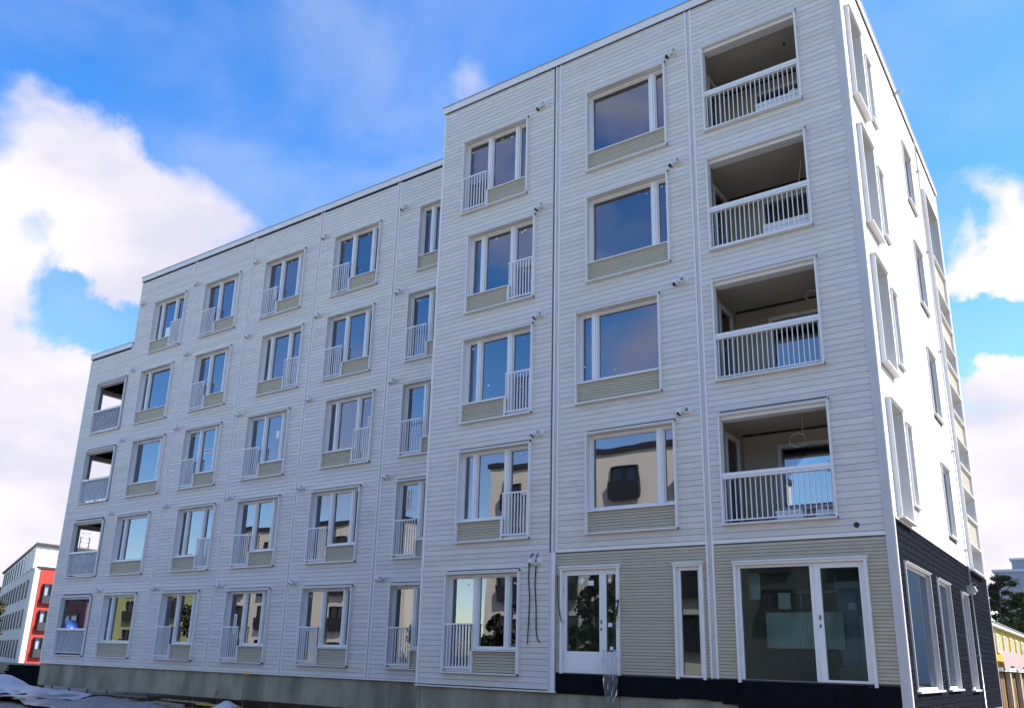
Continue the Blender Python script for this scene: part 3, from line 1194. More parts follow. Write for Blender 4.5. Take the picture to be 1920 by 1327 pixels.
# corner balconies at the far left end
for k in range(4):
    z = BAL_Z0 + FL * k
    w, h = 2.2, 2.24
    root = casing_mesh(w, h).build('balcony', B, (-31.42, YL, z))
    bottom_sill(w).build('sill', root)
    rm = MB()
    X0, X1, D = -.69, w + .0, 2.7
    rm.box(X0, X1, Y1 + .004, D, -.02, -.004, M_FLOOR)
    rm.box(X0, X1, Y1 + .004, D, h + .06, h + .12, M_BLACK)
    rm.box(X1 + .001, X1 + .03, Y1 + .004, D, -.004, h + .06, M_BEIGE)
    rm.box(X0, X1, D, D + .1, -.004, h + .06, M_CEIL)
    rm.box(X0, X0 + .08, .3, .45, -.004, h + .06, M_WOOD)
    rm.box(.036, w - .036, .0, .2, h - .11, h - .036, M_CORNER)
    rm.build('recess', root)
    rl = MB()
    rl.box(.036, w - .036, -.05, .06, .945, 1.02, M_RAIL)
    rl.box(.036, w - .036, .0, .03, .1, .12, M_RAIL)
    for i in range(18):
        x = .06 + (w - .14) * i / 17
        rl.box(x, x + .018, .0, .03, .12, .945, M_RAIL)
    rl.box(-.86, -.80, .5, 2.6, .90, .98, M_RAIL)
    rl.box(-.85, -.82, .5, 2.6, .42, .45, M_RAIL)
    for i in range(12):
        y = .52 + 2.0 * i / 11
        rl.box(-.85, -.82, y, y + .02, .1, .9, M_RAIL)
    rl.build('railing', root)
    if k in (0, 1, 2):
        pane_mesh(.04, w - .04, .12, .95, M_GLASS_F, y=.04).build('glass_screen', root)
    else:
        pane_mesh(.04, w - .04, .12, .95, glass_mat('rail_glass', 1.4), y=.04).build('glass_screen', root)

# ------------------------------------------------------------------ ground floor: entrance door, slim window, shop front
def casing_at(rect, name):
    a, b_, c, d = rect
    w, h = b_ - a, d - c
    cb = MB()
    t = .05
    cb.box(0, t, -.06, .12, 0, h - t, M_TRIM)
    cb.box(w - t, w, -.06, .12, 0, h - t, M_TRIM)
    cb.box(-.01, w + .01, -.065, .12, h - t + .001, h, M_TRIM)
    cb.prism_x([(0, h + .001), (0, h + .05), (-.1, h + .02), (-.1, h + .001)], -.02, w + .02, M_TRIM)
    return cb.build(name, B, (a, 0, c)), w, h


dr, w, h = casing_at(DOOR, 'entrance_door')
b = MB()
mx_ = 1.02          # meeting stile
b.box(.052, .13, .02, .09, .0, h - .052, M_FRAME)
b.box(mx_ - .09, mx_ + .0, .02, .09, .0, h - .052, M_FRAME)
b.box(.131, mx_ - .091, .02, .09, h - .16, h - .052, M_FRAME)
b.box(.131, mx_ - .091, .02, .09, .0, .455, M_FRAME)
b.box(.18, mx_ - .14, .012, .0195, .06, .40, M_FRAME)
b.box(mx_ + .004, mx_ + .075, .02, .09, .0, h - .052, M_FRAME)
b.box(w - .11, w - .052, .02, .09, .0, h - .052, M_FRAME)
b.box(mx_ + .0751, w - .111, .02, .09, h - .16, h - .052, M_FRAME)
b.box(mx_ + .0751, w - .111, .02, .09, .0, .455, M_FRAME)
b.box(mx_ - .055, mx_ - .03, .008, .0195, 1.02, 1.10, M_DARKMETAL)
b.box(mx_ - .055, mx_ - .03, .008, .0195, .88, .94, M_DARKMETAL)
for z in (.3, .98, 1.66):
    b.tube([(.045, .0, z), (.045, .0, z + .12)], .012, M_METAL, 6)
b.build('door_leaf', dr)
pane_mesh(.131, mx_ - .091, .455, h - .16, mt=M_SHOPGLASS, y=.05).build('pane', dr)
pane_mesh(mx_ + .0751, w - .111, .455, h - .16, mt=M_SHOPGLASS, y=.05).build('pane', dr)
st = MB()
for cx, cz, s, a in ((.50, 1.92, .06, .78), (.72, 1.87, .065, .0), (1.17, 1.92, .035, .1), (1.17, 1.0, .05, .0), (1.2, .53, .04, .0)):
    c_, s_ = math.cos(a) * s, math.sin(a) * s
    st.quad([(cx - c_ + s_, .045, cz - s_ - c_ * .8), (cx + c_ + s_, .045, cz + s_ - c_ * .8), (cx + c_ - s_, .045, cz + s_ + c_ * .8), (cx - c_ - s_, .045, cz - s_ + c_ * .8)], M_PAPER)
st.build('sticker', dr)

sr, w, h = casing_at(SLIM, 'window')
b = MB()
for x0, x1, z0, z1 in ((.052, .12, .0, h - .052), (w - .12, w - .052, .0, h - .052), (.121, w - .121, h - .12, h - .052), (.121, w - .121, .0, .07)):
    b.box(x0, x1, .02, .09, z0, z1, M_FRAME)
b.build('frame', sr)
pane_mesh(.121, w - .121, .07, h - .12, mt=M_SHOPGLASS, y=.05).build('pane', sr)

sh, w, h = casing_at(SHOP, 'shop_window')
b = MB()
mx_ = 1.49
for x0, x1, z0, z1 in ((.052, .11, 0, h - .052), (mx_ - .07, mx_, 0, h - .052), (.111, mx_ - .071, h - .1, h - .052), (.111, mx_ - .071, 0, .06)):
    b.box(x0, x1, .02, .09, z0, z1, M_FRAME)
b.build('frame', sh)
b = MB()
for x0, x1, z0, z1 in ((mx_ + .004, mx_ + .12, -.03, h - .052), (w - .16, w - .052, -.03, h - .052), (mx_ + .121, w - .161, h - .15, h - .052), (mx_ + .121, w - .161, -.03, .10)):
    b.box(x0, x1, .012, .09, z0, z1, M_FRAME)
b.box(mx_ + .05, mx_ + .075, .0, .0115, 1.13, 1.21, M_DARKMETAL)
b.box(mx_ + .05, mx_ + .075, .0, .0115, .99, 1.05, M_DARKMETAL)
b.box(w - .16, w - .052, -.012, .0, .0, .001, M_FRAME)
b.build('door_leaf', sh)
pane_mesh(.111, mx_ - .071, .06, h - .1, mt=M_SHOPGLASS, y=.05).build('pane', sh)
pane_mesh(mx_ + .121, w - .161, .10, h - .15, mt=M_SHOPGLASS, y=.05).build('pane', sh)


# ================================================================== loose things on and around the building
def at(px, py, d):
    """point seen at a pixel of the photograph, d metres away over the ground"""
    v = ray(px, py)
    return CAM + v * (d / math.hypot(v.x, v.y))


M_FOAM = mat('insulation_white', (.80, .80, .80), .8, .05, 6)
M_CABLE = mat('black_cable', (.015, .015, .016), .5, .1)
M_WHITECABLE = mat('white_cable', (.45, .42, .36), .5, .05)
M_FILM = glass_mat('plastic_film', 1.18, (.95, .96, .97), .30, (.62, .65, .68), .3)

# packs of insulation on the two upper balconies, flat panels on the second-floor one
def pack(name, x, y, z, w, d, h, n, lab, rz=0.0):
    r = empty(name, (x, y, z), rz)
    tag(r, lab, 'insulation pack', 'insulation packs left on the balconies')
    for i in range(n):
        b = MB()
        c = .015
        z0, z1 = i * h / n + .003, (i + 1) * h / n - .003
        o = random.uniform(-.03, .03)
        b.prism_x([(0, z0 + c), (c, z0), (d - c, z0), (d, z0 + c), (d, z1 - c), (d - c, z1), (c, z1), (0, z1 - c)][::-1], o, w + o, M_FOAM)
        b.build('slab', r)
    return r


zb = lambda k: BAL_Z0 + FL * k - .004
pack('insulation_pack', -1.95, .10, zb(4) + .18, 1.05, .45, .2, 2, 'white insulation slabs piled behind the rails of the top right balcony')
pack('insulation_pack', -2.05, .10, zb(4), 1.25, .6, .178, 1, 'flat white pack lying under the piled slabs on the top right balcony')
pack('insulation_pack', -1.95, .10, zb(3) + .02, 1.1, .5, .36, 3, 'white slabs piled behind the rails of the balcony one below the top')
pack('insulation_pack', -2.1, .10, zb(1), .5, .35, .24, 4, 'small stack of white panels on the lowest right-hand balcony, left of the lumpy bundle')
pack('insulation_pack', -1.35, .10, zb(1), .34, .3, .22, 2, 'short lumpy white bundle at the right end of the lowest right-hand balcony floor', .3)
# crumpled white foil on the top pack
b = MB()
n = 9
vs = []
for j in range(n):
    for i in range(n):
        u_, v_ = i / (n - 1) - .5, j / (n - 1) - .5
        e = max(0, 1 - (u_ * u_ + v_ * v_) * 4)
        vs.append((u_ * .45, v_ * .3, .16 * e * (.7 + .6 * random.random())))
fs = [(j * n + i, j * n + i + 1, (j + 1) * n + i + 1, (j + 1) * n + i) for j in range(n - 1) for i in range(n - 1)]
b.add(vs, fs, M_FOAM)
tag(b.build('foil_bundle', None, (-1.15, .30, zb(4) + .38)), 'crumpled white foil on the pile of slabs on the top right balcony', 'foil')
# ceiling cables
def cable(pts, r, mt, label, cat='cable', name='cable', group=None):
    b = MB()
    b.tube(pts, r, mt, 6)
    return tag(b.build(name), label, cat, group)


def coil(cx, cy, cz, R_, top, label):
    pts = [(cx + .12, cy, top), (cx + .115, cy, cz + R_ * 1.2)]
    for i in range(34):
        t = i / 33 * 2 * math.pi * 2.3
        rr = R_ * (1 - .12 * (i % 11) / 11)
        pts.append((cx + rr * math.cos(t), cy + .01 * math.sin(i), cz + rr * .9 * math.sin(t)))
    return cable(pts, .006, M_WHITECABLE, label)


coil(-1.3, .9, FL * 2 + 2.15, .13, FL * 2 + 2.58, 'coiled white cable under the ceiling of the middle right-hand balcony')
coil(-1.75, .7, FL * 1 + 2.0, .17, FL * 1 + 2.58, 'looped white cable hanging in the lowest right-hand balcony')
cable([(-1.28, .8, FL * 3 + 2.58), (-1.27, .8, FL * 3 + 2.25), (-1.33, .8, FL * 3 + 1.9), (-1.36, .8, FL * 3 + 1.5)], .009, M_WHITECABLE,
      'thin straight cable dangling from the ceiling of the balcony one below the top')
for k in (2, 4):
    lb = MB()
    lb.tube([(-1.45 + .3 * (k == 2), .9, BAL_Z0 + FL * k + BAL_H + .055), (-1.45 + .3 * (k == 2), .9, BAL_Z0 + FL * k + BAL_H + .0)], .02, M_CABLE, 8)
    lb.build('ceiling_socket', B)

# cables at the ground floor
Z = lambda px, py, y=0.0: CAM + ray(px, py) * ((y - CAM.y) / ray(px, py).y)
cable([Z(1000, 1037, -.02), Z(996, 1041, -.02), Z(994, 1046, -.04)], .013, M_CABLE, 'short black cable stub above the left vent tube beside the ground-floor window')
cable([Z(1009, 1037, -.02), Z(1006, 1042, -.02), Z(1005, 1048, -.04)], .013, M_CABLE, 'short black cable stub above the right vent tube beside the ground-floor window')
cable([Z(992, 1056, -.03), Z(991, 1085, -.02), Z(993, 1120, -.03), Z(991, 1165, -.02), Z(989.5, 1190, -.04), Z(989, 1207, -.05)], .013, M_CABLE,
      'left one of two long black cables hanging beside the ground-floor window')
cable([Z(1005, 1060, -.03), Z(1003, 1095, -.02), Z(1005, 1140, -.03), Z(1005, 1180, -.02), Z(1007, 1196, -.04), Z(1012, 1204, -.05)], .013, M_CABLE,
      'right one of two long black cables on the white boards, curling out below')
cable([Z(1045, 1077, -.07), Z(1045.5, 1105, -.08), Z(1047, 1135, -.08), Z(1051, 1158, -.08), Z(1053, 1166, -.09)], .011, M_CABLE,
      'black cable hanging along the left jamb of the white entrance door')
cable([Z(1154, 1128, -.07), Z(1160, 1124, -.09), Z(1159, 1131, -.09), Z(1156, 1145, -.09), Z(1154, 1162, -.08), Z(1154, 1166, -.07)], [.016, .018, .014, .022, .02, .012], M_CABLE,
      'black cable end bent like a hook beside the right jamb of the entrance door')
cable([Z(1155, 1152, -.075), Z(1157, 1156, -.095), Z(1156, 1162, -.08)], .012, M_YEL, 'yellow tape tied to the hooked cable beside the entrance door', 'tape', 'cable_tie')
cable([Z(1152, 1168, -.07), Z(1158, 1172, -.09), Z(1159, 1176, -.09), Z(1153, 1174, -.07)], .004, M_WHITECABLE, 'thin white wire loop below the hooked cable beside the entrance door', 'wire', 'wire_loop')

# clear plastic film hanging from the door
b = MB()
n, mrow = 12, 16
vs = []
for j in range(mrow):
    t = j / (mrow - 1)
    z = .85 - 1.08 * t
    wd_ = .34 * (1 - max(0, t - .75) * 3.2)
    cx = -5.62 + .06 * t
    for i in range(n):
        u_ = i / (n - 1) - .5
        vs.append((cx + u_ * wd_ + .01 * math.sin(j * 1.3 + i), -.11 - .03 * math.sin(i * 1.9 + j * .5) - .05 * t, z + .02 * math.sin(i * 2.1)))
fs = [(j * n + i, j * n + i + 1, (j + 1) * n + i + 1, (j + 1) * n + i) for j in range(mrow - 1) for i in range(n - 1)]
b.add(vs, fs, M_FILM, True)
tag(b.build('plastic_film'), 'clear plastic film dangling from the entrance door over the black base strip', 'plastic film')

# things inside the shop
M_MINT = mat('corrugated_white', (.78, .92, .88), .4, .06, 3)
b = MB()
nn = 46
prof = [(-2.62 + 1.45 * i / nn, .75 + (.03 if i % 2 else 0)) for i in range(nn + 1)]
vs = [(x, y, z) for z in (.95, 1.62) for x, y in prof] + [(x, y + .012, z) for z in (.95, 1.62) for x, y in prof]
L_ = nn + 1
fs = [(i, i + 1, L_ + i + 1, L_ + i) for i in range(nn)] + [(2 * L_ + i, 3 * L_ + i, 3 * L_ + i + 1, 2 * L_ + i + 1) for i in range(nn)]
b.add(vs, fs, M_MINT)
tag(b.build('corrugated_sheet'), 'pale green corrugated sheet standing inside behind the shop window', 'corrugated sheet')
def boxes(name, lab, cat, lst, mt, y0, group=None):
    b = MB()
    for x0, x1, d, z0, z1 in lst:
        b.box(x0, x1, y0, y0 + d, z0, z1, mt)
    return tag(b.build(name), lab, cat, group)


M_GREY = mat('stored_grey', (.50, .55, .62), .6, .2, 3)
M_BLUEGREY = mat('stored_bluegrey', (.42, .52, .68), .5, .2, 2)
M_STEEL = mat('shelf_steel', (.35, .42, .42), .35, .1, 4, metallic=.4)
boxes('pallet_stack', 'low stack of dark boxes under the corrugated sheet inside the shop window', 'stack of boxes', [(-2.6, -1.3, .5, .28, .9)], mat('stored_dark', (.05, .07, .07), .6, .3, 3), .78)
boxes('cabinet', 'tall grey-blue cabinet carcass inside behind the glazed shop door', 'cabinet', [(-1.32, -.95, .5, .28, 2.2)], M_BLUEGREY, .9)
boxes('cabinet', 'shorter light grey cabinet inside behind the glazed shop door, right of the tall one', 'cabinet', [(-.92, -.55, .5, .28, 1.55)], M_GREY, .8)
boxes('rubble_sack', 'pale sack of rubble on the floor inside the glazed shop door', 'sack', [(-1.25, -.62, .25, .28, .62)], mat('sack_pale', (.42, .40, .36), .9, .4, 12, bump=.6), .45)
b = MB()
b.box(-2.9, -1.45, 1.6, 1.62, 2.05, 2.08, M_STEEL)
b.box(-2.9, -1.45, 1.6, 1.62, .98, 1.0, M_STEEL)
for x in (-2.85, -2.2, -1.5):
    b.box(x, x + .03, 1.63, 1.66, .28, 2.4, M_STEEL)
tag(b.build('shelf_rack'), 'thin steel rack standing behind the corrugated sheet inside the shop', 'rack')
boxes('hanging_sheet', 'pale green board hung high inside the shop window on the left', 'board', [(-2.84, -2.62, .02, 1.85, 2.36)], M_MINT, .5)
boxes('notice', 'white paper notice with a yellow top strip seen through the shop window', 'notice', [(-2.25, -2.02, .004, 1.66, 1.96)], M_PAPER, .42)
boxes('notice', 'small white slip stuck behind the glazed shop door', 'notice', [(-.92, -.80, .004, 1.62, 1.74)], M_PAPER, .13)

# spray marks on the plinth, drawn as thin daubs
b = MB()
p = Z(405, 1299, YL + PLY0 - .004)
b.add([(p.x - .05, YL + .044, p.z - .1), (p.x + .02, YL + .044, p.z - .11), (p.x + .07, YL + .044, p.z + .09), (p.x + .02, YL + .044, p.z + .1)], [(0, 1, 2, 3)], mat('red_spray', (.45, .03, .02), .7, .2, 9))
b.build('spray_mark', B)
b = MB()
b.box(-19.6, -19.42, YL - .04, YL - .01, -.07, .0, M_YEL)
b.build('spray_mark', B)

# ------------------------------------------------------------------ the ground in front of the left part
def sheet(name, cx, cy, sx, sy, amp, mt, label, cat, seed, rz=0.0, peak=None, group=None, n=34, lift=.03):
    r = random.Random(seed)
    ph = [(r.uniform(1, 6), r.uniform(1, 6), r.uniform(0, 6), r.uniform(.3, 1)) for _ in range(7)]
    vs = []
    c_, s_ = math.cos(rz), math.sin(rz)
    for j in range(n):
        for i in range(n):
            u_, v_ = i / (n - 1) - .5, j / (n - 1) - .5
            x, y = u_ * sx, v_ * sy
            x *= 1 + .12 * math.sin(v_ * 9 + seed)
            y *= 1 + .10 * math.sin(u_ * 11 + seed)
            z = sum(a * abs(math.sin(x * fx * .8 + y * fy * .5 + p)) ** 3 for fx, fy, p, a in ph) * amp / 3
            z += sum(a * math.sin(x * fx * 1.7 - y * fy * 1.3 + p) for fx, fy, p, a in ph) * amp * .06
            if peak:
                d = math.hypot((x - peak[0]) / peak[3], (y - peak[1]) / peak[3])
                z += peak[2] * max(0, 1 - d) ** 1.3
            X, Y = cx + x * c_ - y * s_, cy + x * s_ + y * c_
            vs.append((X, Y, ground_z(X, Y) + lift + max(0, z)))
    fs = [(j * n + i, j * n + i + 1, (j + 1) * n + i + 1, (j + 1) * n + i) for j in range(n - 1) for i in range(n - 1)]
    b = MB()
    b.add(vs, fs, mt, True)
    return tag(b.build(name), label, cat, group)


M_TARP = mat('pale_blue_tarp', (.55, .56, .62), .45, .15, 1.5, bump=.3, bump_scale=9)
M_TARP2 = mat('grey_film', (.24, .24, .26), .35, .3, 2, bump=.5, bump_scale=12)
M_TARP3 = mat('white_film', (.60, .63, .68), .4, .25, 4, bump=.5, bump_scale=14)
G = 'plastic sheets spread over the ground in front of the left part'
sheet('tarpaulin', -29.0, -.9, 9.0, 4.4, .10, M_TARP, 'large pale lilac-blue tarpaulin peaked up beside the black wall patch', 'tarpaulin', 3, .1, (-2.1, 1.3, .45, 1.2), G)
sheet('tarpaulin', -21.5, -1.4, 9.5, 3.6, .07, M_TARP2, 'dark grey film lying wrinkled in front of the plinth, right of the pale one', 'tarpaulin', 8, -.12, None, G, lift=.05)
sheet('tarpaulin', -27.2, -3.6, 5.5, 2.0, .17, M_TARP3, 'crumpled whitish film in the bottom left corner with brown folds', 'tarpaulin', 5, .2, (.9, .2, .25, .8), G, lift=.12)
sheet('tarpaulin', -18.4, .45, 1.8, 1.0, .05, M_TARP3, 'small white tent-like peak of film near the plinth foot', 'tarpaulin', 9, 0, (.0, .0, .32, .65), G, n=16, lift=.04)
sheet('tarpaulin', -28.6, -2.3, 4.5, 1.1, .16, mat('black_folds', (.02, .02, .025), .5, .3, 3), 'narrow black folded strip between the pale and the whitish film', 'tarpaulin', 14, .15, (.8, 0, .22, .7), G, lift=.06)
M_PLANK = mat('raw_plank', (.36, .25, .14), .8, .3, 3, (1, 8, 1), bump=.3)
M_YPLANK = mat('yellow_plank', (.55, .36, .05), .7, .25, 4)
for x, y, l, w, rz, mt, lab in ((-21.0, .9, 2.6, .14, -.06, M_PLANK, 'raw timber plank lying along the plinth foot, left of the yellow one'),
                               (-18.9, .55, 2.2, .2, -.10, M_YPLANK, 'yellow formwork plank lying in front of the plinth'),
                               (-24.2, .55, 3.4, .18, -.04, mat('brown_plank', (.20, .13, .08), .8, .3, 3), 'long brown plank lying on the sheets nearest the left corner'),
                               (-20.4, -.1, 2.0, .12, -.2, M_PLANK, 'short raw plank lying on the dark grey film')):
    b = MB()
    b.box(-l / 2, l / 2, -w / 2, w / 2, 0, .045, mt)
    tag(b.build('plank', None, (x, y, ground_z(x, min(y, 1.0)) + .16), rz), lab, 'plank', 'planks lying in front of the plinth')
r = random.Random(12)
b = MB()
for i in range(260):
    x, y = r.uniform(-31, -14), r.uniform(-2.5, 1.7)
    q = r.uniform(.02, .07)
    z = ground_z(x, y) + q * .4 + .02
    c = Vector((x, y, z))
    vs = [c + Vector(v) * q for v in ((1, 0, 0), (-1, .1, 0), (0, 1.1, .1), (.1, -1, 0), (0, 0, .8), (0, 0, -.8))]
    b.add(vs, [(0, 2, 4), (2, 1, 4), (1, 3, 4), (3, 0, 4), (2, 0, 5), (1, 2, 5), (3, 1, 5), (0, 3, 5)], mat('stone', (.16, .15, .14), .9, .4, 5))
tag(b.build('gravel'), 'loose stones and grit scattered in front of the concrete plinth', 'gravel', kind='stuff')
# pegs in the gap under the plinth
for i in range(16):
    x = -31.2 + i * 1.28
    b = MB()
    b.box(x, x + .07, YL + .02, YL + .049, -1.45, -.89 if i % 3 else -.86, M_WOOD)
    tag(b.build('peg'), 'dark timber peg standing in the gap under the concrete plinth', 'peg', 'pegs under the plinth')

# low concrete wall to the left with its torn black membrane
wv = empty('retaining_wall', (-36, 2.1, -1.0))
tag(wv, 'low concrete retaining wall left of the building with a torn black membrane patch', 'retaining wall')
b = MB()
b.box(-60, -32.36, YL + .10, YL + .35, -1.6, -.10, M_CONC)
o = b.build('wall', None)
o.parent = wv
o.matrix_parent_inverse = Matrix.Translation((36, -2.1, 1.0))
b = MB()
r = random.Random(4)
pts = [(-32.37, -.16), (-34.6, -.17)]
zz = -.17
while zz > -.95:
    pts.append((-34.75 - r.uniform(.0, .25) - max(0, (-.3 - zz)) * .5, zz))
    zz -= .05
    pts.append((-34.95 - r.uniform(.2, .55) - max(0, (-.3 - zz)) * .5, zz))
    zz -= .06
pts += [(-32.37, -1.2)]
nP = len(pts)
b.add([(x, YL + .085, z) for x, z in pts] + [(x, YL + .099, z) for x, z in pts], [tuple(range(nP))[::-1]] + [(i, (i + 1) % nP, nP + (i + 1) % nP, nP + i) for i in range(nP)], M_BLACK)
o = b.build('membrane', None)
o.parent = wv
o.matrix_parent_inverse = Matrix.Translation((36, -2.1, 1.0))


# ------------------------------------------------------------------ trees
M_BARK = mat('pine_bark', (.11, .075, .05), .9, .3, 6, bump=.5)
M_LEAF = mat('broadleaf', (.075, .085, .022), .6, .0, 1.2, island=.35, col2=(.10, .075, .025))
M_NEEDLE = mat('needles', (.03, .045, .022), .7, .0, 1.5, island=.3, col2=(.045, .06, .025))


def tree(x, y, z, h, rad, label, leafmat, kind='broad', n=5200, seed=1, group=None, leaf=.22):
    r = random.Random(seed)
    root = empty('pine_tree' if kind == 'pine' else 'tree', (x, y, z))
    tag(root, label, 'pine tree' if kind == 'pine' else 'tree', group)
    b = MB()
    pts = [(0, 0, -.3), (.05, 0, h * .3), (-.06, .05, h * .6), (.02, 0, h * .92)]
    b.tube(pts, [h * .022, h * .018, h * .012, h * .004], M_BARK, 8)
    clumps = []
    nb = 26 if kind == 'pine' else 22
    for i in range(nb):
        t = (i + r.random()) / nb
        zc = h * ((.28 if kind == 'pine' else .25) + .68 * t)
        env = (1 - .55 * t) if kind == 'pine' else math.sin(math.pi * (.22 + .72 * t))
        a = r.uniform(0, 6.28)
        rr = rad * env * r.uniform(.35, .95)
        e = (rr * math.cos(a), rr * math.sin(a), zc + r.uniform(-.04, .08) * h)
        b.tube([(0, 0, zc - h * .05), (e[0] * .5, e[1] * .5, (zc + e[2]) / 2 - .02 * h), e], [h * .007, h * .005, h * .002], M_BARK, 5)
        clumps.append((Vector(e), rad * env * r.uniform(.22, .42)))
        clumps.append((Vector((e[0] * .5, e[1] * .5, zc)), rad * env * r.uniform(.15, .3)))
    clumps.append((Vector((0, 0, h * .95)), rad * .2))
    b.build('trunk', root)
    c = MB()
    vs, fs = [], []
    per = n // len(clumps)
    for ctr, cr_ in clumps:
        for q in range(per):
            d = Vector((r.gauss(0, 1), r.gauss(0, 1), r.gauss(0, 1))).normalized() * cr_ * r.random() ** .45
            d.z *= .5 if kind == 'pine' else .8
            p_ = ctr + d
            if kind == 'pine':
                u_ = (d.normalized() + Vector((r.gauss(0, .5), r.gauss(0, .5), r.gauss(.4, .3)))).normalized() * leaf * 1.3
                w_ = u_.cross(Vector((r.gauss(0, 1), r.gauss(0, 1), r.gauss(0, 1)))).normalized() * leaf * .16
            else:
                u_ = Vector((r.gauss(0, 1), r.gauss(0, 1), r.gauss(0, .6))).normalized() * leaf * r.uniform(.5, 1)
                w_ = u_.cross(Vector((r.gauss(0, 1), r.gauss(0, 1), r.gauss(0, 1)))).normalized() * leaf * .5
            o_ = len(vs)
            vs += [p_ - u_ * .5, p_ + w_, p_ + u_ * .5, p_ - w_]
            fs.append((o_, o_ + 1, o_ + 2, o_ + 3))
    c.add(vs, fs, leafmat)
    c.build('crown', root)
    return root


p = at(1887, 1190, 60)
tree(p.x - .1, p.y, -.6, 7.1, 1.9, 'dark pine with an open crown behind the yellow hut, right of the building', M_NEEDLE, 'pine', 9000, 3, leaf=.24)
p = at(1915, 1190, 56)
tree(p.x + .1, p.y, -.6, 5.6, 1.6, 'bushier green conifer right beside the open-crowned pine', mat('needles_green', (.045, .07, .025), .7, 0, 1.5, island=.3, col2=(.06, .085, .03)), 'pine', 9000, 5, leaf=.26)
p = at(-66, 1180, 62)
tree(p.x, p.y, -1, 7.9, 1.9, 'sunlit yellow-green tree cut by the left edge of the picture', M_LEAF, 'broad', 9000, 7, leaf=.25)
p = at(-46, 1190, 66)
tree(p.x, p.y, -1, 5.2, 1.5, 'lower dark tree beside the grey facade at the left edge', mat('leaf_dark', (.035, .045, .02), .7, 0, 1.5, island=.3), 'broad', 5000, 11, leaf=.25)


# ------------------------------------------------------------------ other buildings
M_REDW = mat('red_render', (.44, .036, .02), .75, .08, 1.5)
M_WHITEW = mat('white_render', (.72, .72, .68), .8, .06, 1.5)
M_GREYW = mat('grey_render', (.50, .50, .49), .8, .08, 1.2)
M_CREAM = mat('cream_render', (.84, .76, .62), .8, .06, .8)
M_WINDARK = mat('dark_glazing', (.03, .035, .045), .06, .2, 1, spec=.8)
M_ROOFD = mat('dark_roof_edge', (.04, .04, .045), .6, .1)


def wall_window(parent, P, U, Nn, w, h, mt_f=None, d=.08, glass=None, balc=False, cross=True):
    """window with frame and pane on a wall; P = lower left corner, U along the wall, Nn outward"""
    V = Vector((0, 0, 1))

    def bx(b, u0, u1, n0, n1, z0, z1, mt):
        c = []
        for zz in (z0, z1):
            for uu, nn_ in ((u0, n0), (u1, n0), (u1, n1), (u0, n1)):
                c.append(P + U * uu + Nn * nn_ + V * zz)
        b.add(c, [(0, 1, 2, 3), (4, 7, 6, 5), (0, 4, 5, 1), (1, 5, 6, 2), (2, 6, 7, 3), (3, 7, 4, 0)], mt)
    mf = mt_f or M_DARKMETAL
    b = MB()
    t = .07
    bx(b, 0, t, .0, d, 0, h, mf)
    bx(b, w - t, w, .0, d, 0, h, mf)
    bx(b, t, w - t, .0, d, h - t, h, mf)
    bx(b, t, w - t, .0, d, 0, t, mf)
    if cross:
        bx(b, w * .5 - .04, w * .5 + .04, .0, d - .01, t, h - t, mf)
    if balc:
        bx(b, -.05, w + .05, d, d + .25, -.35, h * .42, mf)
    o = b.build('window', parent)
    g = MB()
    bx(g, t, w - t, .01, .03, t, h - t, glass or M_WINDARK)
    g.build('pane', o)
    return o


# --- red and grey block beyond the left end
CN = at(53, 1130, 90)
CN.z = -1.2
dB = Vector((math.sin(R(-68.6)), math.cos(R(-68.6)), 0))
nB = Vector((-.364, -.9315, 0)).normalized()
nB = Vector((dB.y, -dB.x, 0))
if nB.dot(CAM - CN) < 0: nB = -nB
rb = empty('red_apartment_building', (0, 0, 0))
tag(rb, 'distant block with red end wall, white top storey and grey long side at far left', 'apartment building')


def prism(b, poly, z0, z1, mt, top=None):
    n = len(poly)
    vs = [(x, y, z0) for x, y in poly] + [(x, y, z1) for x, y in poly]
    ar = sum(poly[i][0] * poly[(i + 1) % n][1] - poly[(i + 1) % n][0] * poly[i][1] for i in range(n))
    sd = [(i, (i + 1) % n, n + (i + 1) % n, n + i) for i in range(n)]
    if ar < 0: sd = [f[::-1] for f in sd]
    b.add(vs, sd, mt)
    b.add([vs[n + i] for i in range(n)], [tuple(range(n)) if ar > 0 else tuple(range(n))[::-1]], top or mt)


zt = .58 + 90 * math.tan(R(5.75))
zr = .58 + 90 * math.tan(R(4.42))
c0 = Vector((CN.x, CN.y, 0))
cL = c0 + dB * 42
cR = c0 + Vector((0, 18, 0))
cB = cL + Vector((0, 18, 0))
b = MB()
prism(b, [(c0.x, c0.y), (cR.x, cR.y), (cB.x, cB.y), (cL.x, cL.y)], -1.5, zr, M_GREYW)
b.build('wall', rb)
b = MB()
q = Vector((-.9, .3, 0))
prism(b, [(c0.x - .7, c0.y + .2), (cR.x - .7, cR.y), (cB.x, cB.y), (cL.x, cL.y)], zr + .001, zt, M_WHITEW)
b.build('top_storey', rb)
b = MB()
b.box(c0.x + .001, c0.x + .25, c0.y + .5, c0.y + 3.6, -1.5, zr - .05, M_REDW)
b.build('red_wall', rb)
b = MB()
b.box(c0.x + .0011, c0.x + .2, c0.y + .0, c0.y + .499, -1.5, zr - .04, M_WHITEW)
b.build('corner_pilaster', rb)
b = MB()
prism(b, [(c0.x - .4, c0.y - .0), (cR.x - .4, cR.y), (cB.x, cB.y), (cL.x - .2, cL.y - .2)], zt + .001, zt + .22, M_ROOFD)
b.build('roof', rb)
b = MB()
b.box(c0.x - .3, c0.x + .35, c0.y + .3, c0.y + 17.6, zr - .04, zr + .14, M_ROOFD)
b.build('roof_edge', rb)
